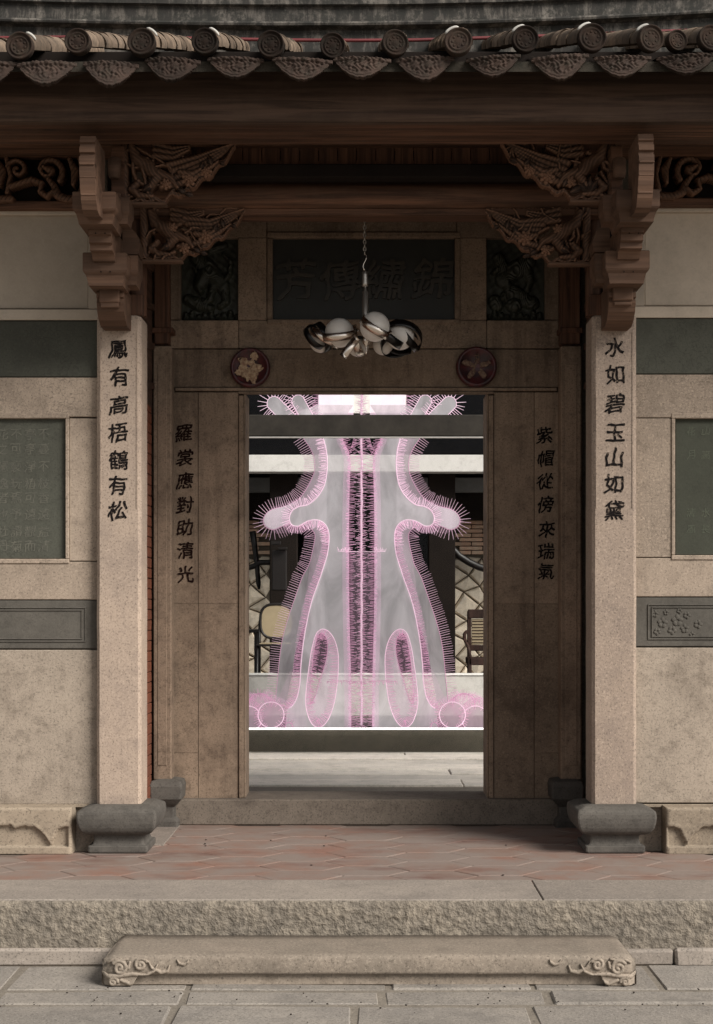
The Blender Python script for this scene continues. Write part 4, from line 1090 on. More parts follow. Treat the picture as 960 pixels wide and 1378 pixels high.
# ================================================================ ROOF
SL = .363; ang = math.atan(SL)
roof = thing('tiled_roof', 'weathered tiled gate roof with round tile ends and moulded drip tiles', 'roof', (0, 7.2, 4.41))
DZ = Z(76, 7.2)
m = MB(); m.prism([(7.24, DZ - .01), (7.24, DZ - .06), (9.7, DZ - .06 + SL * 2.46), (9.7, DZ - .01 + SL * 2.46)], 'x', -5, 5); m.build('roof_deck', M['roofbed'], roof)
m = MB(); m.prism([(9.7, DZ + SL * 2.46), (10.5, DZ + SL * 2.46 - .3), (10.5, DZ + SL * 2.46 - .38), (9.7, DZ + SL * 2.46 - .08)], 'x', -5, 5); m.build('rear_deck', M['roofbed'], roof)
disc = [(-145, 64, 18), (-58, 63, 18), (27, 62, 18), (105, 56, 18), (191, 57, 19), (276, 56, 18), (365, 60, 18), (448, 62, 17), (532, 58, 18), (617, 56, 19), (707, 53, 18), (797, 51, 19), (876, 52, 18), (957, 52, 18), (1042, 52, 18), (1128, 52, 18)]
def disc_mesh():
    m = MB(); r = .066
    m.lathe([(r * .97, .03), (r, .0), (r, -.012), (r * .93, -.016), (r * .86, -.010), (r * .80, -.006), (r * .70, -.006), (r * .66, -.011), (r * .60, -.009), (r * .55, -.006), (r * .3, -.006), (r * .22, -.008), (0.0001, -.009)], (0, 0, 0), 30, 'y')
    for k in range(8):
        a = k * .785; m.ell((math.cos(a) * r * .42, -.006, math.sin(a) * r * .42), (r * .11, .003, r * .11), None, 6, 4)
    return mesh_of(m, 'tile_end', M['tend'])
def barrel_mesh(k):
    rg = random.Random(k); m = MB(); L = .215; n = 12; V = []
    for i, (yy, rr) in enumerate(((0, 1.02), (.016, 1.03), (.026, 1.0), (L, .975))):
        for q in range(n + 1):
            a = math.pi * (q / n * 1.16 - .08); r = .063 * rr * (1 + .03 * rg.uniform(-1, 1)); V.append((r * math.cos(a), yy, r * math.sin(a)))
    F = [(i * (n + 1) + q, (i + 1) * (n + 1) + q, (i + 1) * (n + 1) + q + 1, i * (n + 1) + q + 1) for i in range(3) for q in range(n)]
    F.append(tuple(range(n + 1)))
    m.add(V, [f[::-1] if len(f) == 4 else f for f in F], True); return mesh_of(m, 'barrel_tile', M['barrel'])
def drip_mesh(k, W_=.285, Hd=.115):
    """hanging triangular tile with a scalloped, moulded face"""
    rg = random.Random(k)
    def f(XX, ZZ):
        u = np.abs(XX) / (W_ / 2); v = -ZZ / Hd       # v 0 top .. 1 bottom
        lim = np.where(u < .9, (1 - u ** 1.9) * .92 + .06, .16) + .035 * np.abs(np.sin(u * 12.5))
        e = lim - v
        H = .006 + .006 * np.exp(-((e - .05) / .035) ** 2) + .004 * np.exp(-((e - .18) / .02) ** 2)
        g_ = np.clip((e - .22) / .1, 0, 1)
        H = H + g_ * .006 * (np.sin(XX * 190 + 2 * np.sin(ZZ * 110 + k)) * np.sin(ZZ * 170 + 1.5 * np.cos(XX * 90)))
        H = H + np.where(v < .14, .006, 0) + .02 * (1 - u ** 2) * 0 - .03 * (u ** 2)
        return np.where((e > 0), H, np.nan)
    m = MB(); m.hf(-W_ / 2, W_ / 2, -Hd * 1.02, 0, 0, 70, 36, f, .018)
    # the pan it belongs to, running back under the barrels
    V = []; n = 8
    for yy in (0.0, .30):
        for q in range(n + 1):
            a = (q / n - .5) * 2; V.append((a * W_ * .46, yy + .01, -.028 + .032 * a * a + yy * SL))
    m.add(V, [(q, q + 1, n + 1 + q + 1, n + 1 + q) for q in range(n)], True)
    return mesh_of(m, 'drip_tile', M['drip'])
dm = disc_mesh(); bms = [barrel_mesh(k) for k in range(4)]; dms = [drip_mesh(k) for k in range(4)]
rg = random.Random(3)
for i, (px, py, r) in enumerate(disc):
    de = 7.2 + rg.uniform(-.02, .02); x, z = X(px, de), Z(py, de)
    s_ = r / 18.2; yaw = rg.uniform(-.10, .10)
    inst('tile_end', dm, roof, (x, de, z), (rg.uniform(-.16, .12), rg.uniform(0, 6), yaw * 1.5), (s_ * rg.uniform(.95, 1.05), 1, s_))
    for k in range(11):
        yy = de + .02 + k * .205
        inst('barrel_tile', bms[(i + k) % 4], roof, (x + rg.uniform(-.006, .006), yy, z - .004 + (yy - de) * SL + rg.uniform(-.003, .003)), (ang, 0, yaw * .3), (s_, 1, s_))
    if i in (2, 4, 5, 9, 10, 11, 12):   # lumps of white lime mortar between end and first barrel
        m = MB(); pts = [(x + .068 * s_ * math.cos(a), de + .075, z + .028 + .070 * s_ * math.sin(a)) for a in [R(q) for q in range(60 if px < 500 else 85, 150 if px > 500 else 110, 9)]]
        if px < 500: pts = [(x + .068 * s_ * math.cos(a), de + .075, z + .028 + .070 * s_ * math.sin(a)) for a in [R(q) for q in range(25, 85, 9)]]
        m.tube(pts, [.003] + [.007] * (len(pts) - 2) + [.003], 6); m.build('lime_mortar', M['limeroof'], roof)
drips = [(-195, 84), (-110, 84), (-20, 84), (62, 84), (149, 84), (232, 79), (317, 78), (407, 79), (487, 78), (572, 77), (664, 76), (754, 75), (838, 76), (925, 74), (1010, 74), (1092, 74)]
for i, (px, py) in enumerate(drips):
    de = 7.19 + rg.uniform(-.02, .02)
    inst('drip_tile', dms[i % 4], roof, (X(px, de), de, Z(py - 1, de)), (rg.uniform(-.2, .08), rg.uniform(-.09, .09), rg.uniform(-.12, .12)), (1 + rg.uniform(-.07, .08), 1, 1 + rg.uniform(-.14, .16)))
# one displaced extra end seen at the right
inst('tile_end', dm, roof, (X(911, 7.34), 7.34, Z(55, 7.34)), (0, .5, .3), (.8, 1, .8))

# ridge wall behind, with a sagging moulding
t = thing('ridge_wall', 'mould-streaked plastered ridge wall with a sagging moulding above the tiles', 'ridge wall', (0, 9.2, 5.0))
def ridge():
    m = MB(); n = 60; V = []; dR = 9.2
    prof = [(.0, 92), (.0, 38), (-.02, 37), (-.055, 35.5), (-.06, 33), (-.055, 30.5), (-.03, 30), (-.03, 12), (-.035, 10), (-.06, 8), (-.06, -6), (-.03, -8), (-.03, -50), (.25, -50), (.25, 92)]
    for i in range(n + 1):
        px = -500 + 2000 * i / n
        sag = -13.5 * ((px - 420) / 480.0) ** 2 * (1 if px > 420 else .55)
        sag = max(sag, -70)
        for yo, py in prof: V.append((X(px, dR), dR + yo, Z(py + 3 + (sag if py < 60 else 0), dR) + .003 * noise.noise(Vector((px * .02, py * .2, 0)))))
    k = len(prof); F = [(i * k + j, (i + 1) * k + j, (i + 1) * k + (j + 1) % k, i * k + (j + 1) % k) for i in range(n) for j in range(k)]
    m.add(V, [f[::-1] for f in F]); return m
ridge().build('plaster_wall', M['ridge'], t)
dC = 8.95; m = MB()
pts = [(X(px, dC), dC, Z(py, dC)) for px, py in ((-200, 54), (0, 51), (90, 50), (180, 50.5), (280, 52), (380, 54), (480, 54.5), (560, 54), (640, 51.5), (720, 49), (800, 46), (880, 42.5), (960, 40), (1150, 33))]
m.tube(pts, .011, 8); tag(m.build('cable', M['redpipe']), 'dark red cable strung along the top of the tiled roof', 'cable')

# ================================================================ PENDANT LAMP
LY = 9.0
def LX(px): return X(px, LY)
def LZ(py): return Z(py, LY)
lamp = thing('pendant_lamp', 'chandelier of opal globes wrapped in curled metal bands hanging on a chain', 'lamp', (LX(493), LY, LZ(480)))
m = MB()
zc = LZ(272); k = 0
while zc > LZ(342):
    r_, h_ = .008, .014
    pts = [(LX(491) + (math.cos(a) * r_ if k % 2 else 0), LY + (0 if k % 2 else math.cos(a) * r_), zc + math.sin(a) * h_) for a in [q * math.pi / 4 for q in range(9)]]
    m.tube(pts, .0042, 5, False); zc -= .022; k += 1
m.build('chain', M['brushed'], lamp)
m = MB(); pts = [(LX(491) + .010 * math.sin(q * .8), LY, LZ(340 + q * 3.1)) for q in range(9)]; m.tube(pts, .005, 6); m.build('hook', M['steel'], lamp)
m = MB(); m.lathe([(.008, 0), (.019, .004), (.020, .02), (.017, .07), (.019, .09), (.010, .096)], (LX(491.5), LY, LZ(386)), 20); m.build('canopy_cup', M['brushed'], lamp)
m = MB(); m.lathe([(.020, 0), (.020, LZ(393) - LZ(440)), (.009, LZ(391) - LZ(440)), (.007, LZ(385) - LZ(440))], (LX(492), LY, LZ(440)), 20); m.build('stem', M['brushed'], lamp)
m = MB(); m.lathe([(.001, -.10), (.006, -.095), (.008, -.085), (.004, -.075), (.009, -.06), (.005, -.05), (.02, -.035), (.026, -.02), (.022, 0), (.012, .02), (.012, .1)], (LX(493), LY, LZ(455)), 20); m.build('hub', M['steel'], lamp)
globes = [(457, 448, 0, 18.5), (504.5, 446, -.15, 18.5), (539, 453, -.02, 17.5), (482, 462, .10, 13.5), (516, 461, .08, 13), (431, 456, .10, 14)]
def band(c, r, width, n, span=(0, 360), taper=False):
    """flat metal strip curled round a point; n is the axis of the curl"""
    n = Vector(n).normalized(); u = n.orthogonal().normalized(); v = n.cross(u); m = MB(); V = []; K = 40
    for i in range(K + 1):
        a = R(span[0] + (span[1] - span[0]) * i / K); rr = r * (1 + .14 * i / K)
        p = Vector(c) + (u * math.cos(a) + v * math.sin(a)) * rr; q = (u * math.cos(a) + v * math.sin(a))
        for dw_, dr in ((-1, 0), (1, 0), (1, .003), (-1, .003)): V.append(p + n * (dw_ * width / 2) + q * dr)
    F = [(i * 4 + j, i * 4 + (j + 1) % 4, (i + 1) * 4 + (j + 1) % 4, (i + 1) * 4 + j) for i in range(K) for j in range(4)] + [(0, 1, 2, 3), (K * 4 + 3, K * 4 + 2, K * 4 + 1, K * 4)]
    m.add(V, F, True); return m
for px, py, dy, r in globes:
    c = (LX(px), LY + dy, LZ(py)); rr = r * 1.07 * LY / FPX
    m = MB(); m.ell(c, (rr, rr, rr), None, 28, 18); m.build('globe', M['opal'], lamp)
    m = MB(); m.tube([(LX(493), LY, LZ(455)), ((LX(493) + c[0]) / 2, LY + dy / 2, LZ(452)), (c[0], c[1], c[2])], .007, 8); m.build('arm', M['blacksteel'], lamp)
bands = [((455, 450), 0, .125, .05, (-.10, -.33, 1), (150, 395), 'steel'), ((437, 452), .05, .11, .045, (.5, -.2, .9), (0, 300), 'steel'), ((432, 450), .08, .10, .045, (.9, .3, .4), (20, 330), 'blacksteel'),
         ((505, 446), -.15, .108, .05, (.52, -.32, .8), (120, 420), 'steel'), ((520, 452), -.06, .12, .05, (.6, -.2, .75), (60, 330), 'blacksteel'),
         ((540, 455), 0, .13, .055, (.15, .62, .8), (0, 340), 'blacksteel'), ((545, 450), .02, .125, .045, (.75, -.15, .6), (30, 330), 'blacksteel'), ((537, 462), .03, .12, .04, (-.25, .45, .9), (0, 300), 'blacksteel'),
         ((480, 455), .06, .10, .05, (.9, -.15, .25), (0, 260), 'steel'), ((424, 452), .02, .085, .04, (.7, -.5, .5), (0, 300), 'blacksteel')]
for (px, py), dy, r, w_, n, sp, mt in bands:
    band((LX(px), LY + dy, LZ(py)), r * .86, w_, n, sp).build('metal_band', M[mt], lamp)
m = MB(); a = Vector((LX(481), LY - .08, LZ(458))); b = Vector((LX(462), LY - .10, LZ(484)))
dr = (b - a).normalized(); sd = dr.cross(Vector((0, 1, 0))).normalized() * .024; V = []
for i in range(9):
    p = a + (b - a) * i / 8 + Vector((0, -.02 * math.sin(i / 8 * 3.14), 0))
    V += [p - sd, p + sd, p + sd + Vector((0, .004, 0)), p - sd + Vector((0, .004, 0))]
m.add(V, [(i * 4 + j, i * 4 + (j + 1) % 4, (i + 1) * 4 + (j + 1) % 4, (i + 1) * 4 + j) for i in range(8) for j in range(4)] + [(0, 1, 2, 3), (35, 34, 33, 32)], True); m.build('band_tongue', M['steel'], lamp)
# ================================================================ THE COURTYARD BEYOND THE DOOR
cy = struct('courtyard_floor', (0, 12, PZ))
m = MB(); m.box(-6, 6, 9.97, 24, PZ - .2, PZ - .014, .002); m.build('bedding', M['mortar'], cy)
ys = [(9.99, 10.9), (10.905, 11.56), (11.64, 12.05), (12.06, 12.42), (12.43, 12.82), (12.835, 13.22), (13.23, 13.62), (13.635, 13.95), (13.96, 14.27), (14.28, 15.2)]
for r_, (ya, yb) in enumerate(ys):
    x = -6 + (r_ * .77) % 1.5
    while x < 6:
        L = random.uniform(2.6, 4.2); m = MB(); h = random.uniform(-.008, .006)
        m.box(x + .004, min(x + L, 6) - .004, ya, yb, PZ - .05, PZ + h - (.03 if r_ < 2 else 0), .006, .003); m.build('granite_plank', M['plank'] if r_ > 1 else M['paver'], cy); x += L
# plinth carrying the installation
t = thing('display_plinth', 'low grey concrete plinth with a thin white frame line, given added glow, along its top edge', 'plinth', (0, 14.9, PZ))
zt = Z(982, 14.32)
m = MB(); m.box(-2.6, 2.6, 14.36, 16.2, PZ - .02, zt, .008); m.build('plinth_body', M['conc'], t)
m = MB(); m.box(-2.6, 2.6, 14.325, 14.40, Z(981.9, 14.32), Z(980.2, 14.32), .003); m.build('bright_line', M['strip'], t)  # pale bottom frame of the glass, made to glow
# dark header beam across the opening
t = thing('header_beam', 'dark stained concrete header beam crossing behind the door opening', 'beam', (0, 12.5, Z(588, 12.5)))
m = MB(); m.box(-2.4, 2.4, 12.5, 12.62, Z(587, 12.5), Z(558, 12.5), .006); m.build('beam', M['headbeam'], t)
m = MB(); m.box(-2.4, 2.4, 12.506, 12.53, Z(589.3, 12.5), Z(587.3, 12.5), .002); m.build('bright_line', M['white'], t)  # lit bottom edge of the beam, put in as a white strip
for s in (-1, 1):
    m = MB(); m.box(s * 2.4, s * 2.55, 12.48, 12.64, PZ, 4.4, .006); m.build('post', M['conc'], t)
# glass screen
t = thing('glass_screen', 'tall clear glass screen standing in front of the pink figure', 'glass screen', (0, 14.27, zt))
m = MB(); m.box(-2.4, 2.4, 14.20, 14.212, PZ, 5.2, .001); m.build('pane', M['glass'], t)
for s in (-1, 1):
    m = MB(); m.box(s * 2.4, s * 2.46, 14.17, 14.24, PZ, 5.2, .004); m.build('side_post', M['greybeam'], t)
# pale parapet behind
t = thing('parapet_wall', 'low pale plastered parapet wall behind the pink figure', 'wall', (0, 16.4, PZ))
d = 16.4; m = MB(); m.box(-6, 6, d, d + .25, PZ - .02, Z(909.5, d), .008); m.build('wall_body', M['lowwhite'], t)
m = MB(); m.box(-6, 6, d - .012, d + .262, Z(909, d), Z(907, d), .003); m.build('coping', M['white'], t)

# rear hall
d = 17.6
t = thing('rear_hall', 'dark open-fronted hall across the courtyard under a white lintel beam', 'hall', (0, 20, PZ))
m = MB(); m.box(-6, 6, d, d + .25, Z(635, d), Z(612, d), .006); m.build('white_beam', M['white'], t)
m = MB(); m.box(-6, 6, 18.6, 18.75, Z(662, 18.6), Z(642.5, 18.6), .006); m.build('grey_beam', M['greybeam'], t)
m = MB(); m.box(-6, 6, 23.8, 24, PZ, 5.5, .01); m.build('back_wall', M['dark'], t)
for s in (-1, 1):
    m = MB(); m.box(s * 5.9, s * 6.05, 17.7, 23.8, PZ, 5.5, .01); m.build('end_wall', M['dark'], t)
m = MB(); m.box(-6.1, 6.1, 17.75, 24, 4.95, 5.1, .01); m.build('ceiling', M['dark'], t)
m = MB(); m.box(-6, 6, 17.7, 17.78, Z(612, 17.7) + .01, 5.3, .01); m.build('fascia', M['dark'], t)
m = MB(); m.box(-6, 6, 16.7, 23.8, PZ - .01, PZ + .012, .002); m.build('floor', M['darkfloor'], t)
for x0, x1 in ((363, 400), (577, 613)):
    d = 17.9; m = MB(); m.box(X(x0, d), X(x1, d), d, d + .25, PZ, 4.95, .01); m.build('column', M['shadetimber'], t)
m = MB(); m.box(-6, 6, 18.9, 19.0, Z(700, 19), Z(655, 19), .005); m.build('dark_band', M['shadetimber'], t)  # plain dark band across the hall above the brickwork
m = MB(); m.box(-6, 6, 17.3, 17.9, PZ + .02, PZ + .5, .01)

# rubble and brick walls glimpsed at either side
for s in (-1, 1):
    side = 'left' if s < 0 else 'right'
    d = 19.2
    xa, xb = (X(270, d), X(372, d)) if s < 0 else (X(603, d), X(720, d))
    t = thing('rubble_wall', f'tan rubble stone wall topped with thin bricks glimpsed at the {side} of the pink figure', 'wall', ((xa + xb) / 2, d, PZ), 'rubble walls beyond the courtyard')
    zj = Z(748, d)
    m = MB(); m.box(xa, xb, d + .03, d + .3, PZ, Z(690, d), .01); m.build('mortar_core', M['rubblemortar'], t)
    rg = random.Random(11 + s)
    a = .235; nodes = {}
    def nd(i, j):
        if (i, j) not in nodes:
            x = (i - j) * a * .72 + rg.uniform(-.065, .065); z = (i + j) * a * .66 + rg.uniform(-.06, .06); nodes[(i, j)] = (x, z)
        return nodes[(i, j)]
    for i in range(-12, 16):
        for j in range(-12, 16):
            q = [nd(i, j), nd(i + 1, j), nd(i + 1, j + 1), nd(i, j + 1)]
            q = [(x + (xa + xb) / 2, z + PZ) for x, z in q]
            cx = sum(p[0] for p in q) / 4; cz = sum(p[1] for p in q) / 4
            if not (xa < cx < xb and PZ + .02 < cz < zj - .03): continue
            q = [(cx + (x - cx) * .96, min(max(cz + (z - cz) * .96, PZ), zj)) for x, z in q]
            P = [(x, d + .04, z) for x, z in q] + [(cx + (x - cx) * .97, d - .005, cz + (z - cz) * .97) for x, z in q] + [(cx + (x - cx) * .8, d - .03 - rg.uniform(0, .02), cz + (z - cz) * .8) for x, z in q] + [(cx + rg.uniform(-.02, .02), d - .045 - rg.uniform(0, .02), cz)]
            F = [(k, (k + 1) % 4, (k + 1) % 4 + 4, k + 4) for k in range(4)] + [(k + 4, (k + 1) % 4 + 4, (k + 1) % 4 + 8, k + 8) for k in range(4)] + [(k + 8, (k + 1) % 4 + 8, 12) for k in range(4)]
            m = MB(); m.add(P, F); m.build('stone', M['rubble'], t)
    bm_ = MB(); bm_.box(-.15, .15, -.02, .05, 0, .046, .006, .003); bme = mesh_of(bm_, 'brick', M['brickpale'])
    z = zj + .02; r_ = 0
    while z < Z(693, d):
        x = xa + (.15 if r_ % 2 else 0) + .15
        while x < xb - .1: inst('brick', bme, t, (x, d + .0 + rg.uniform(-.008, .008), z)); x += .31
        z += .056; r_ += 1
# dark rails added before the rubble walls to stand for the reflected roof curve
t = tag(MB().tube([(X(px, 18.2), 18.2, Z(py, 18.2)) for px, py in ((596, 722), (606, 735), (618, 748), (632, 757), (645, 763), (662, 768), (690, 771))], .045, 8).build('reflection_rail', M['bench']), 'dark curved rail standing for a reflection across the brickwork at the right of the doorway', 'rail')
t = tag(MB().tube([(X(px, 18.2), 18.2, Z(py, 18.2)) for px, py in ((330, 765), (342, 762), (350, 757), (362, 757), (380, 752))], .035, 8).tube([(X(px, 18.2), 18.2, Z(py, 18.2)) for px, py in ((340, 715), (343, 735), (346, 760), (348, 785), (349, 793))], [.04, .035, .03, .03, .015], 8).build('reflection_rail', M['bench']), 'dark curved rail with a hanging end standing for a reflection at the left of the doorway', 'rail')
m = MB(); m.box(X(365, 17.5), X(378, 17.5), 17.5, 17.6, Z(733, 17.5), Z(728, 17.5), .003).box(X(375, 17.5), X(387, 17.5), 17.42, 17.5, Z(739.5, 17.5), Z(736.5, 17.5), .003)
m.box(X(366, 17.5), X(386, 17.5), 17.5, 17.58, 1.9, Z(740, 17.5), .01)
tag(m.build('menu_stand', M['bench']), 'small dark stand beside the left column of the rear hall', 'stand')

# bentwood cane chair, left
d = 17.15
t = thing('cane_chair', 'black bentwood chair with an oval cane back behind the parapet at left', 'chair', (X(372, d), d, PZ + .012))
cx = X(373, d); bz = Z(836, d); rw, rh = .195, .20
pts = []
for k in range(25):
    a = 2 * math.pi * k / 24; ca, sa = math.cos(a), math.sin(a)
    pts.append((cx + rw * math.copysign(abs(ca) ** .7, ca), d, bz + rh * math.copysign(abs(sa) ** .7, sa)))
m = MB(); m.tube(pts, .017, 8, False); m.build('back_frame', M['bench'], t)
m = MB(); P = [(cx + (x - cx) * .93, d - .004, bz + (z - bz) * .93) for x, y, z in pts[:-1]]; Pb = [(x, y + .01, z) for x, y, z in P]; k = len(P)
m.add(P + Pb, [tuple(range(k))[::-1], tuple(range(k, 2 * k))]); m.build('cane_back', M['cane'], t)
sz = Z(866, d)
for s in (-1, 1):
    m = MB(); m.tube([(cx + s * .22, d + .05, PZ + .015), (cx + s * .21, d + .01, sz), (cx + s * .20, d + .01, bz)], .016, 8); m.build('leg', M['bench'], t)
    m = MB(); m.tube([(cx + s * .21, d - .42, PZ + .015), (cx + s * .20, d - .38, sz)], .016, 8); m.build('leg', M['bench'], t)
m = MB(); m.box(cx - .22, cx + .22, d - .42, d + .02, sz - .02, sz + .0, .01); m.build('seat_frame', M['bench'], t)
m = MB(); m.box(cx - .18, cx + .18, d - .38, d - .02, sz + .001, sz + .012, .004); m.build('cane_seat', M['cane'], t)
for zz in (.25,):
    m = MB(); m.tube([(cx - .21, d - .40, PZ + zz), (cx - .21, d + .03, PZ + zz), (cx + .21, d + .03, PZ + zz), (cx + .21, d - .40, PZ + zz)], .009, 6); m.build('stretcher', M['bench'], t)
t = thing('side_table', 'thin dark table edge beside the cane chair', 'table', (X(330, 17.6), 17.6, PZ + .012))
m = MB(); m.box(X(250, 17.6), X(352, 17.6), 17.4, 18.0, Z(851, 17.6), Z(847, 17.6), .006); m.build('table_top', M['bench'], t)
for xx in (255, 346):
    for yy in (17.44, 17.96): m = MB(); m.box(X(xx, 17.6) - .02, X(xx, 17.6) + .02, yy - .02, yy + .02, PZ + .013, Z(851, 17.6), .004); m.build('leg', M['bench'], t)

# red wooden armchair, right
d = 17.1
t = thing('wooden_armchair', 'reddish wooden armchair with a slatted cane back behind the parapet at right', 'chair', (X(655, d), d, PZ + .012))
def ch(x0, x1, y0, y1, dd=0, dep=.04, mt='redwood', nm='rail'):
    m = MB(); m.box(X(x0, d), X(x1, d), d + dd, d + dd + dep, Z(y1, d), Z(y0, d), .008); return m.build(nm, M[mt], t)
ch(629, 634.5, 822, 978, nm='leg'); ch(676, 682, 822, 978, nm='leg'); ch(630, 681, 820, 832, -.01, .05, nm='top_rail'); ch(630, 681, 868, 876, -.01, .05, nm='back_rail')
ch(635, 675.5, 833, 867.5, .012, .015, 'cane', 'cane_back')
for k in range(8): ch(635.5, 675, 835.5 + k * 4.1, 836.6 + k * 4.1, .004, .012, 'redwood', 'slat')
ch(627, 684, 884, 893, -.5, .55, nm='seat'); ch(626, 631, 884, 978, -.5, .04, nm='leg'); ch(680, 685, 884, 978, -.5, .04, nm='leg')
for xx in (628, 682):
    m = MB(); m.tube([(X(xx, d), d + .01, Z(850, d)), (X(xx - 4, d), d - .15, Z(853, d)), (X(xx - 5, d), d - .32, Z(860, d)), (X(xx - 1, d), d - .42, Z(870, d)), (X(xx + 2, d), d - .47, Z(886, d))], .02, 8); m.build('arm', M['redwood'], t)

# ================================================================ THE PINK FIGURE
DI = 14.62
fig = thing('translucent_figure', 'tall milky translucent figure edged with pink bristles standing on the plinth', 'sculpture', (X(487, DI), DI, Z(981, DI)))
def cr(pts, closed=False, step=2.0):
    """smooth curve through pixel points, resampled evenly"""
    P = [Vector((p[0], p[1])) for p in pts]; n = len(P); out = []
    rng = range(n if closed else n - 1)
    for i in rng:
        g_ = (lambda k: P[k % n]) if closed else (lambda k: P[max(0, min(n - 1, k))])
        a, b, c, e = g_(i - 1), g_(i), g_(i + 1), g_(i + 2); q = max(2, int((c - b).length / 1.0))
        for k in range(q):
            t_ = k / q; out.append(.5 * ((2 * b) + (c - a) * t_ + (2 * a - 5 * b + 4 * c - e) * t_ * t_ + (3 * b - a - 3 * c + e) * t_ ** 3))
    if not closed: out.append(P[-1])
    res = [out[0]]; acc = 0
    for a, b in zip(out[:-1], out[1:]):
        acc += (b - a).length
        if acc >= step: res.append(b); acc = 0
    return res
from mathutils.geometry import tessellate_polygon
def mirx(p, s): return (p[0] if s < 0 else 974 - p[0], p[1])
def sheet(name, polys, d, mt, s, bulge=.05):
    """film sheet cut to an outline (first polygon), holes after; gently bulged"""
    loops = [[Vector((X(mirx(p, s)[0], d), Z(p[1], d), 0)) for p in poly] for poly in polys]
    tris = tessellate_polygon(loops); vs = [v for l in loops for v in l]
    m = MB(); V = [(v.x, d, v.y) for v in vs]; F = []
    for t_ in tris:
        a, b, c = [vs[i] for i in t_]; cr_ = (b - a).cross(c - a).z
        F.append(tuple(t_) if cr_ > 0 else tuple(t_)[::-1])
    m.add(V, F); return m.build(name, M[mt], fig)
def fringe(curve, d, side, L, s, step=2.2, w_=.0030, jit=.25, lean=0., closed=False, mat_='pink', dy=0.0, name='bristle_fringe', keep=None):
    m = MB(); C = cr(curve, closed, step); n = len(C)
    for i in range(n):
        a, b = C[max(0, i - 1)], C[min(n - 1, i + 1)]; tg = (b - a)
        if tg.length < 1e-6: continue
        tg.normalize(); nr = Vector((-tg.y, tg.x)) * side
        p = C[i]
        if keep and not keep(p): continue
        dr = (nr + tg * (lean + random.uniform(-jit, jit) * .6)).normalized(); ll = L * random.uniform(1 - jit, 1 + jit * .5)
        q = p + dr * ll
        A = mirx(p, s); B = mirx(q, s)
        pa = Vector((X(A[0], d), d + dy, Z(A[1], d))); pb_ = Vector((X(B[0], d), d + dy - random.uniform(-.03, .05), Z(B[1], d)))
        t3 = (pb_ - pa).normalized(); o1 = t3.cross(Vector((0, 1, 0))).normalized() * w_; o2 = Vector((0, w_, 0))
        V = [pa - o1, pa + o1, pa - o2, pb_ - o1 * .6, pb_ + o1 * .6, pb_ - o2 * .6]
        m.add(V, [(0, 1, 4, 3), (1, 2, 5, 4), (2, 0, 3, 5), (3, 4, 5)])
    if m.v: return m.build(name, M[mat_], fig, kind='stuff')
def piping(curve, d, s, r=.0055, mt='palepink', closed=False):
    C = cr(curve, closed, 3.0)
    if closed: C.append(C[0])
    pts = [(X(mirx(p, s)[0], d), d - .004, Z(p[1], d)) for p in C]
    m = MB(); m.tube(pts, r, 6, not closed); return m.build('edge_piping', M[mt], fig)

# outlines of the left half, read in photograph pixels
outA = [(404, 566), (408, 588), (417, 602), (423, 617), (423.5, 633), (418, 648), (410, 662), (402, 672), (392, 678), (381, 682), (368, 685), (359, 691), (354.5, 700), (358, 709), (368, 713), (378, 709), (388, 705)]
legA = [(417, 709), (424, 719), (423, 731), (420, 745), (416, 760), (407, 777), (396, 808), (387, 835), (380, 862), (376, 890), (374, 912), (370.5, 946)]
legAi = [(386, 946), (388, 933), (393, 907), (397, 882), (401, 866), (406, 850), (413, 836)]
outB = [(432, 566), (435, 588), (439.5, 608), (440.5, 630), (437, 652), (428, 668), (415, 679), (402, 682), (393, 688), (389.5, 698), (393, 706.5), (402, 708), (409, 704), (417, 700.5), (428, 700), (437, 705), (442, 714), (443, 727), (441, 744), (439, 752), (431, 777), (420, 808), (413, 838), (408, 868), (405, 898), (404, 917), (400, 938), (393, 950), (386, 954)]
loop = [(438, 847), (449, 858), (455, 878), (455.5, 900), (454, 920), (450, 946), (442, 968), (431, 979), (420, 974), (413, 957), (411.5, 938), (415, 905), (420, 872), (427, 851)]
slot = [(428, 856), (434, 852), (440, 860), (441, 876), (437, 896), (430, 918), (424, 938), (418, 948), (417.5, 930), (420, 900), (423, 876)]
inner = [(458, 566), (462, 592), (469, 608), (472, 624), (471, 648), (470, 700), (470, 745), (470, 790), (471, 850), (472.5, 906), (473, 981)]
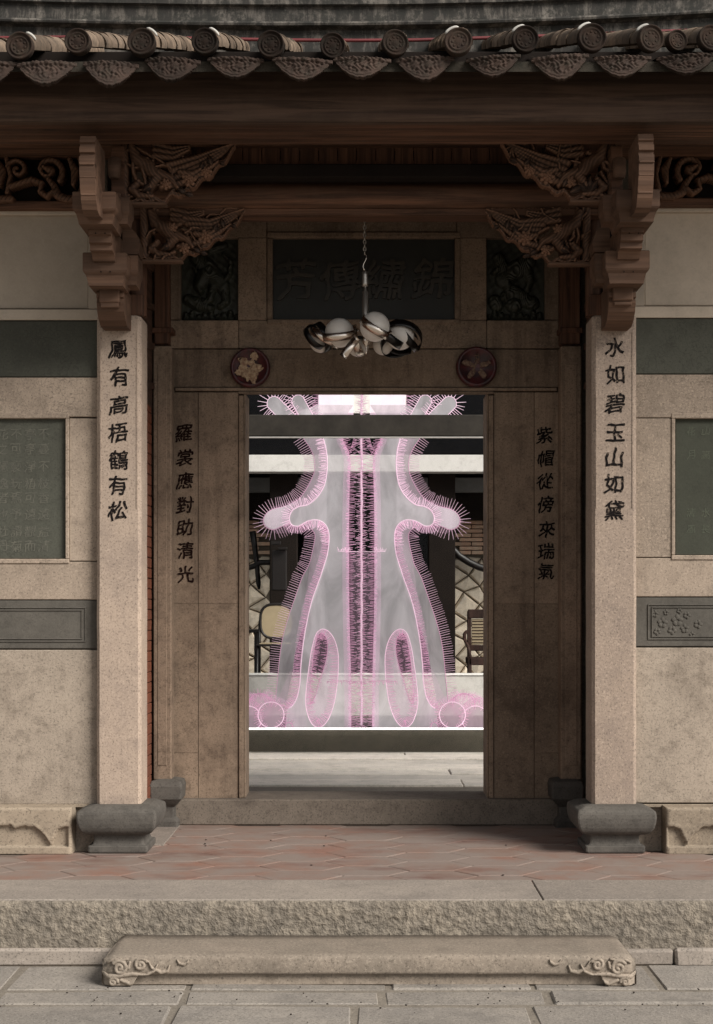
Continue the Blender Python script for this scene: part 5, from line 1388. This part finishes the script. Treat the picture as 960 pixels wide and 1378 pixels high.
for s in (-1, 1):
    A = cr(outA, False, 2.5); LA = cr(legA, False, 3); LI = cr(legAi, False, 3)
    back = A + [Vector((398, 706))] + LA + LI + [Vector((440, 760)), Vector((440, 566))]
    # rear layer: outer silhouette strip with its own leg
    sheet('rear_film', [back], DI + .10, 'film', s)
    B = cr(outB, False, 2.5); I = cr(inner, False, 5)
    front = B + [Vector((384, 981))] + I[::-1] 
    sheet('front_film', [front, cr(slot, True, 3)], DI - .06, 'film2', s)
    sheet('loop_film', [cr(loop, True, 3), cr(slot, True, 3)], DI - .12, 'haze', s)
    # second skin between the two silhouettes catches the pink
    piping(outB, DI - .06, s); piping(outA, DI + .10, s, .003, 'pink'); piping(legA[:], DI + .10, s, .003, 'pink')
    piping(loop, DI - .12, s, .0045, 'palepink', True); piping(slot, DI - .06, s, .003, 'pink', True)
    fringe(outA[1:], DI + .10, 1, 14.5, s, 2.7, .0030, .08, mat_='midpink'); fringe(legA, DI + .10, 1, 14, s, 2.5, .0029, .07, mat_='midpink')
    fringe(outB, DI - .06, 1, 11.5, s, 1.15, .0030, .28, mat_='palepink', keep=lambda p: p.y < 735)
    fringe(outB, DI - .065, 1, 9, s, 1.3, .0028, .4, keep=lambda p: p.y > 700)
    fringe(legAi, DI + .10, 1, 6, s, 1.8, .0030, .5)
    fringe(loop, DI - .12, 1, 11, s, 1.5, .0028, .25, closed=True, mat_='pink')
    fringe(slot, DI - .05, 1, 7, s, 1.5, .0026, .6, closed=True); fringe(slot, DI - .05, -1, 4, s, 1.2, .0028, .5, closed=True)
    fringe([(p[0] - .5, p[1]) for p in inner], DI - .07, -1, 8.5, s, 1.7, .0030, .4); fringe(inner, DI - .07, 1, 4, s, 1.4, .0030, .6)
    fringe([(486.5, 530), (486.6, 700), (487, 981)], DI - .02, -1, 6.5, s, 1.6, .0026, .7)
    # raised capsules with bristles above the header beam
    for (a, b, r) in (((369, 543), (392, 566), 9.5), ((401.5, 540), (418, 570), 8.5)):
        a, b = Vector(a), Vector(b); ax = (b - a).normalized(); nn = Vector((-ax.y, ax.x)); pts = []
        for k in range(13): t_ = R(90 + 15 * k); pts.append(tuple(a + (ax * math.cos(t_) + nn * math.sin(t_)) * r))
        pl = [tuple(b + nn * r)] + pts + [tuple(b - nn * r)]
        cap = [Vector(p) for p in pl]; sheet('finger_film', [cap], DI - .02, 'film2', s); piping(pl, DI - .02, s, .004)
        fringe(pl, DI - .02, -1, 13, s, 2.7, .0034, .12, mat_='palepink')
        m = MB(); ctr = mirx(((a.x + b.x) / 2, (a.y + b.y) / 2), s)
    # round pods at the foot
    for (px, py, r, dd) in ((365, 962, 17.5, -.16), (334, 968, 18, -.14), (350, 948, 15, .0), (389, 977, 5, -.1)):
        cc = [(px + r * math.cos(q * .5236), py + r * math.sin(q * .5236)) for q in range(12)]
        cc = [(x, min(y, 980.5)) for x, y in cc]
        sheet('pod_film', [cr(cc, True, 3)], DI + dd, 'pod' if dd < -.12 else 'haze', s)
        piping(cc, DI + dd, s, .0045, 'palepink' if dd < -.12 else 'pink', True); fringe(cc, DI + dd, -1, 7 if r > 10 else 5, s, 2.0, .0024, .4, closed=True, keep=lambda p: p.y < 979)
        if r > 10: fringe(cc, DI + dd, 1, 5, s, 2.2, .0022, .4, closed=True, keep=lambda p: p.y < 979)
    # faint pink mesh veils
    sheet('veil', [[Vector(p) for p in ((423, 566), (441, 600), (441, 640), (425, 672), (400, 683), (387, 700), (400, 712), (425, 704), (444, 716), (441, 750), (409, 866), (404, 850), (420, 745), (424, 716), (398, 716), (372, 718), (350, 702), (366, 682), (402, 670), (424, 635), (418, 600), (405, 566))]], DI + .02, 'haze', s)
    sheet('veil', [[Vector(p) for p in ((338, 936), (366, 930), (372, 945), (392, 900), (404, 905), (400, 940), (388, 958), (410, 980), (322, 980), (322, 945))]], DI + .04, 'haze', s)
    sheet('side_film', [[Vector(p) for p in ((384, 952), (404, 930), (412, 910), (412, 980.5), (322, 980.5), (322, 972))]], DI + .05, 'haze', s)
        # pink margin where the film meets its edges
    mg = cr(inner, False, 5); sheet('pink_margin', [mg + [Vector((p.x - 9, p.y)) for p in mg[::-1]]], DI - .075, 'haze2', s); sheet('pink_margin', [mg + [Vector((p.x - 4, p.y)) for p in mg[::-1]]], DI - .077, 'haze2', s)
    Bc = cr(outB[1:], False, 3); nb = []
    for q in range(len(Bc)):
        tg = (Bc[min(q + 1, len(Bc) - 1)] - Bc[max(q - 1, 0)]).normalized(); nb.append(Bc[q] + Vector((-tg.y, tg.x)) * 10)
    for q in range(0, len(Bc) - 1): pass
    m = MB(); dq2 = DI - .05; V = []
    for p, q in zip(Bc, nb):
        for r_ in (p, q): x_, y_ = mirx(r_, s); V.append((X(x_, dq2), dq2, Z(y_, dq2)))
    m.add(V, [(2 * k, 2 * k + 1, 2 * k + 3, 2 * k + 2) for k in range(len(Bc) - 1)]); m.build('pink_margin', M['haze2'], fig)
    sheet('foot_veil', [[Vector(p) for p in ((322, 938), (336, 930), (350, 936), (362, 926), (372, 936), (388, 944), (398, 934), (408, 946), (414, 980.5), (322, 980.5))]], DI - .03, 'haze2', s)
    for (ax_, ay_, ar) in ((345, 966, 34), (372, 972, 26), (330, 960, 22)):
        arc = [(ax_ + ar * math.cos(R(q)), ay_ - ar * math.sin(R(q)) * .95) for q in range(10, 171, 20)]
        fringe(arc, DI + .02, -1, 8, s, 1.8, .0022, .5, keep=lambda p: p.y < 980 and p.x > 318); piping([p for p in arc if p[0] > 318], DI + .02, s, .0025, 'pink')
    fg = [(398, 676), (381, 682), (368, 685.5), (359, 691), (355.5, 700), (359, 708.5), (368, 712), (378, 708.5), (390, 704), (388, 690)]
    sheet('finger_film', [cr(fg, True, 2)], DI + .08, 'film2', s)  # extra sheet that adds a bright glow to the fingertip
    fringe([(486.5, 530), (486.6, 700), (487, 981)], DI - .03, -1, 9, s, 1.9, .0026, .8, mat_='midpink')
    # horizontal seam bristles
    fringe([(455, 741), (472, 741)], DI - .09, -1, 4, s, .9, .0028, .8, mat_='palepink'); fringe([(440, 917), (458, 916), (475, 916.5), (487, 917)], DI - .13, 1, 5, s, 1.2, .0028, .8); piping([(455, 742), (470, 742.5), (487, 742.5)], DI - .09, s, .003)
    piping([(440, 917), (458, 916), (487, 917)], DI - .13, s, .0025, 'pink')
# centre strip, collar, upper panel with glow added for the bright daylit top
sheet('centre_veil', [[Vector(p) for p in ((472, 742), (487, 742), (487, 981), (473, 981))]], DI + .2, 'haze', -1); sheet('centre_veil', [[Vector(p) for p in ((472, 742), (487, 742), (487, 981), (473, 981))]], DI + .2, 'haze', 1)
for s in (-1, 1):
    sheet('slot_veil', [cr(slot, True, 3)], DI + .06, 'haze', s)
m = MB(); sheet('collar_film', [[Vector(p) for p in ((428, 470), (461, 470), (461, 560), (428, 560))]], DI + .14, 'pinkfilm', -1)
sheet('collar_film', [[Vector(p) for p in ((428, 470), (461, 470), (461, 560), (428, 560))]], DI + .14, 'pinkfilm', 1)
for s in (-1, 1):
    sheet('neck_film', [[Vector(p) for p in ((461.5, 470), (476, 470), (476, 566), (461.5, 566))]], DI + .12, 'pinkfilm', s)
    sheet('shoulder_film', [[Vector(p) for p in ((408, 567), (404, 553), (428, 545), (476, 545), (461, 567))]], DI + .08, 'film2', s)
    fringe([(427, 500), (428, 566)], DI + .1, 1, 11, s, 1.7, .0032, .4)
    fringe([(463, 588), (470, 606), (476, 590)], DI - .1, 1, 7, s, 1.2, .0030, .4)
m = MB(); m.box(X(461, DI + .6), X(473, DI + .6), DI + .6, DI + .61, Z(975, DI + .6), Z(940, DI + .6), .002)
C = [(486.8 + random.uniform(-.5, .5), 470 + k * 6.1) for k in range(84)]
pts = [(X(p[0], DI - .02), DI - .02, Z(min(p[1], 981), DI - .02)) for p in C]
m = MB(); m.tube(pts, .0105, 6); m.build('centre_cord', M['palepink'], fig)
# pale board added for the bright window gap seen through the collar
t = thing('bright_gap_board', 'white board added for a bright gap behind the top of the pink figure', 'board', (X(488, 16.0), 16.0, Z(560, 16.0)))
m = MB(); m.box(X(429, 16), X(547, 16), 16.0, 16.06, Z(556, 16), Z(470, 16), .004); m.build('board_panel', M['white'], t)
for xx in (435, 541): m = MB(); m.tube([(X(xx, 16), 16.03, Z(472, 16)), (X(xx, 16), 16.03, 5.5)], .008, 6); m.build('hanger', M['greybeam'], t)
m = MB(); m.box(-3, 3, 15.98, 16.08, 5.5, 5.62, .006); m.build('rail', M['greybeam'], t)
for s in (-1, 1): m = MB(); m.box(s * 3, s * 3.1, 15.96, 16.1, PZ, 5.62, .006); m.build('rail_post', M['greybeam'], t)
for o in bpy.data.objects:
    if '_o' in o.keys(): del o['_o']
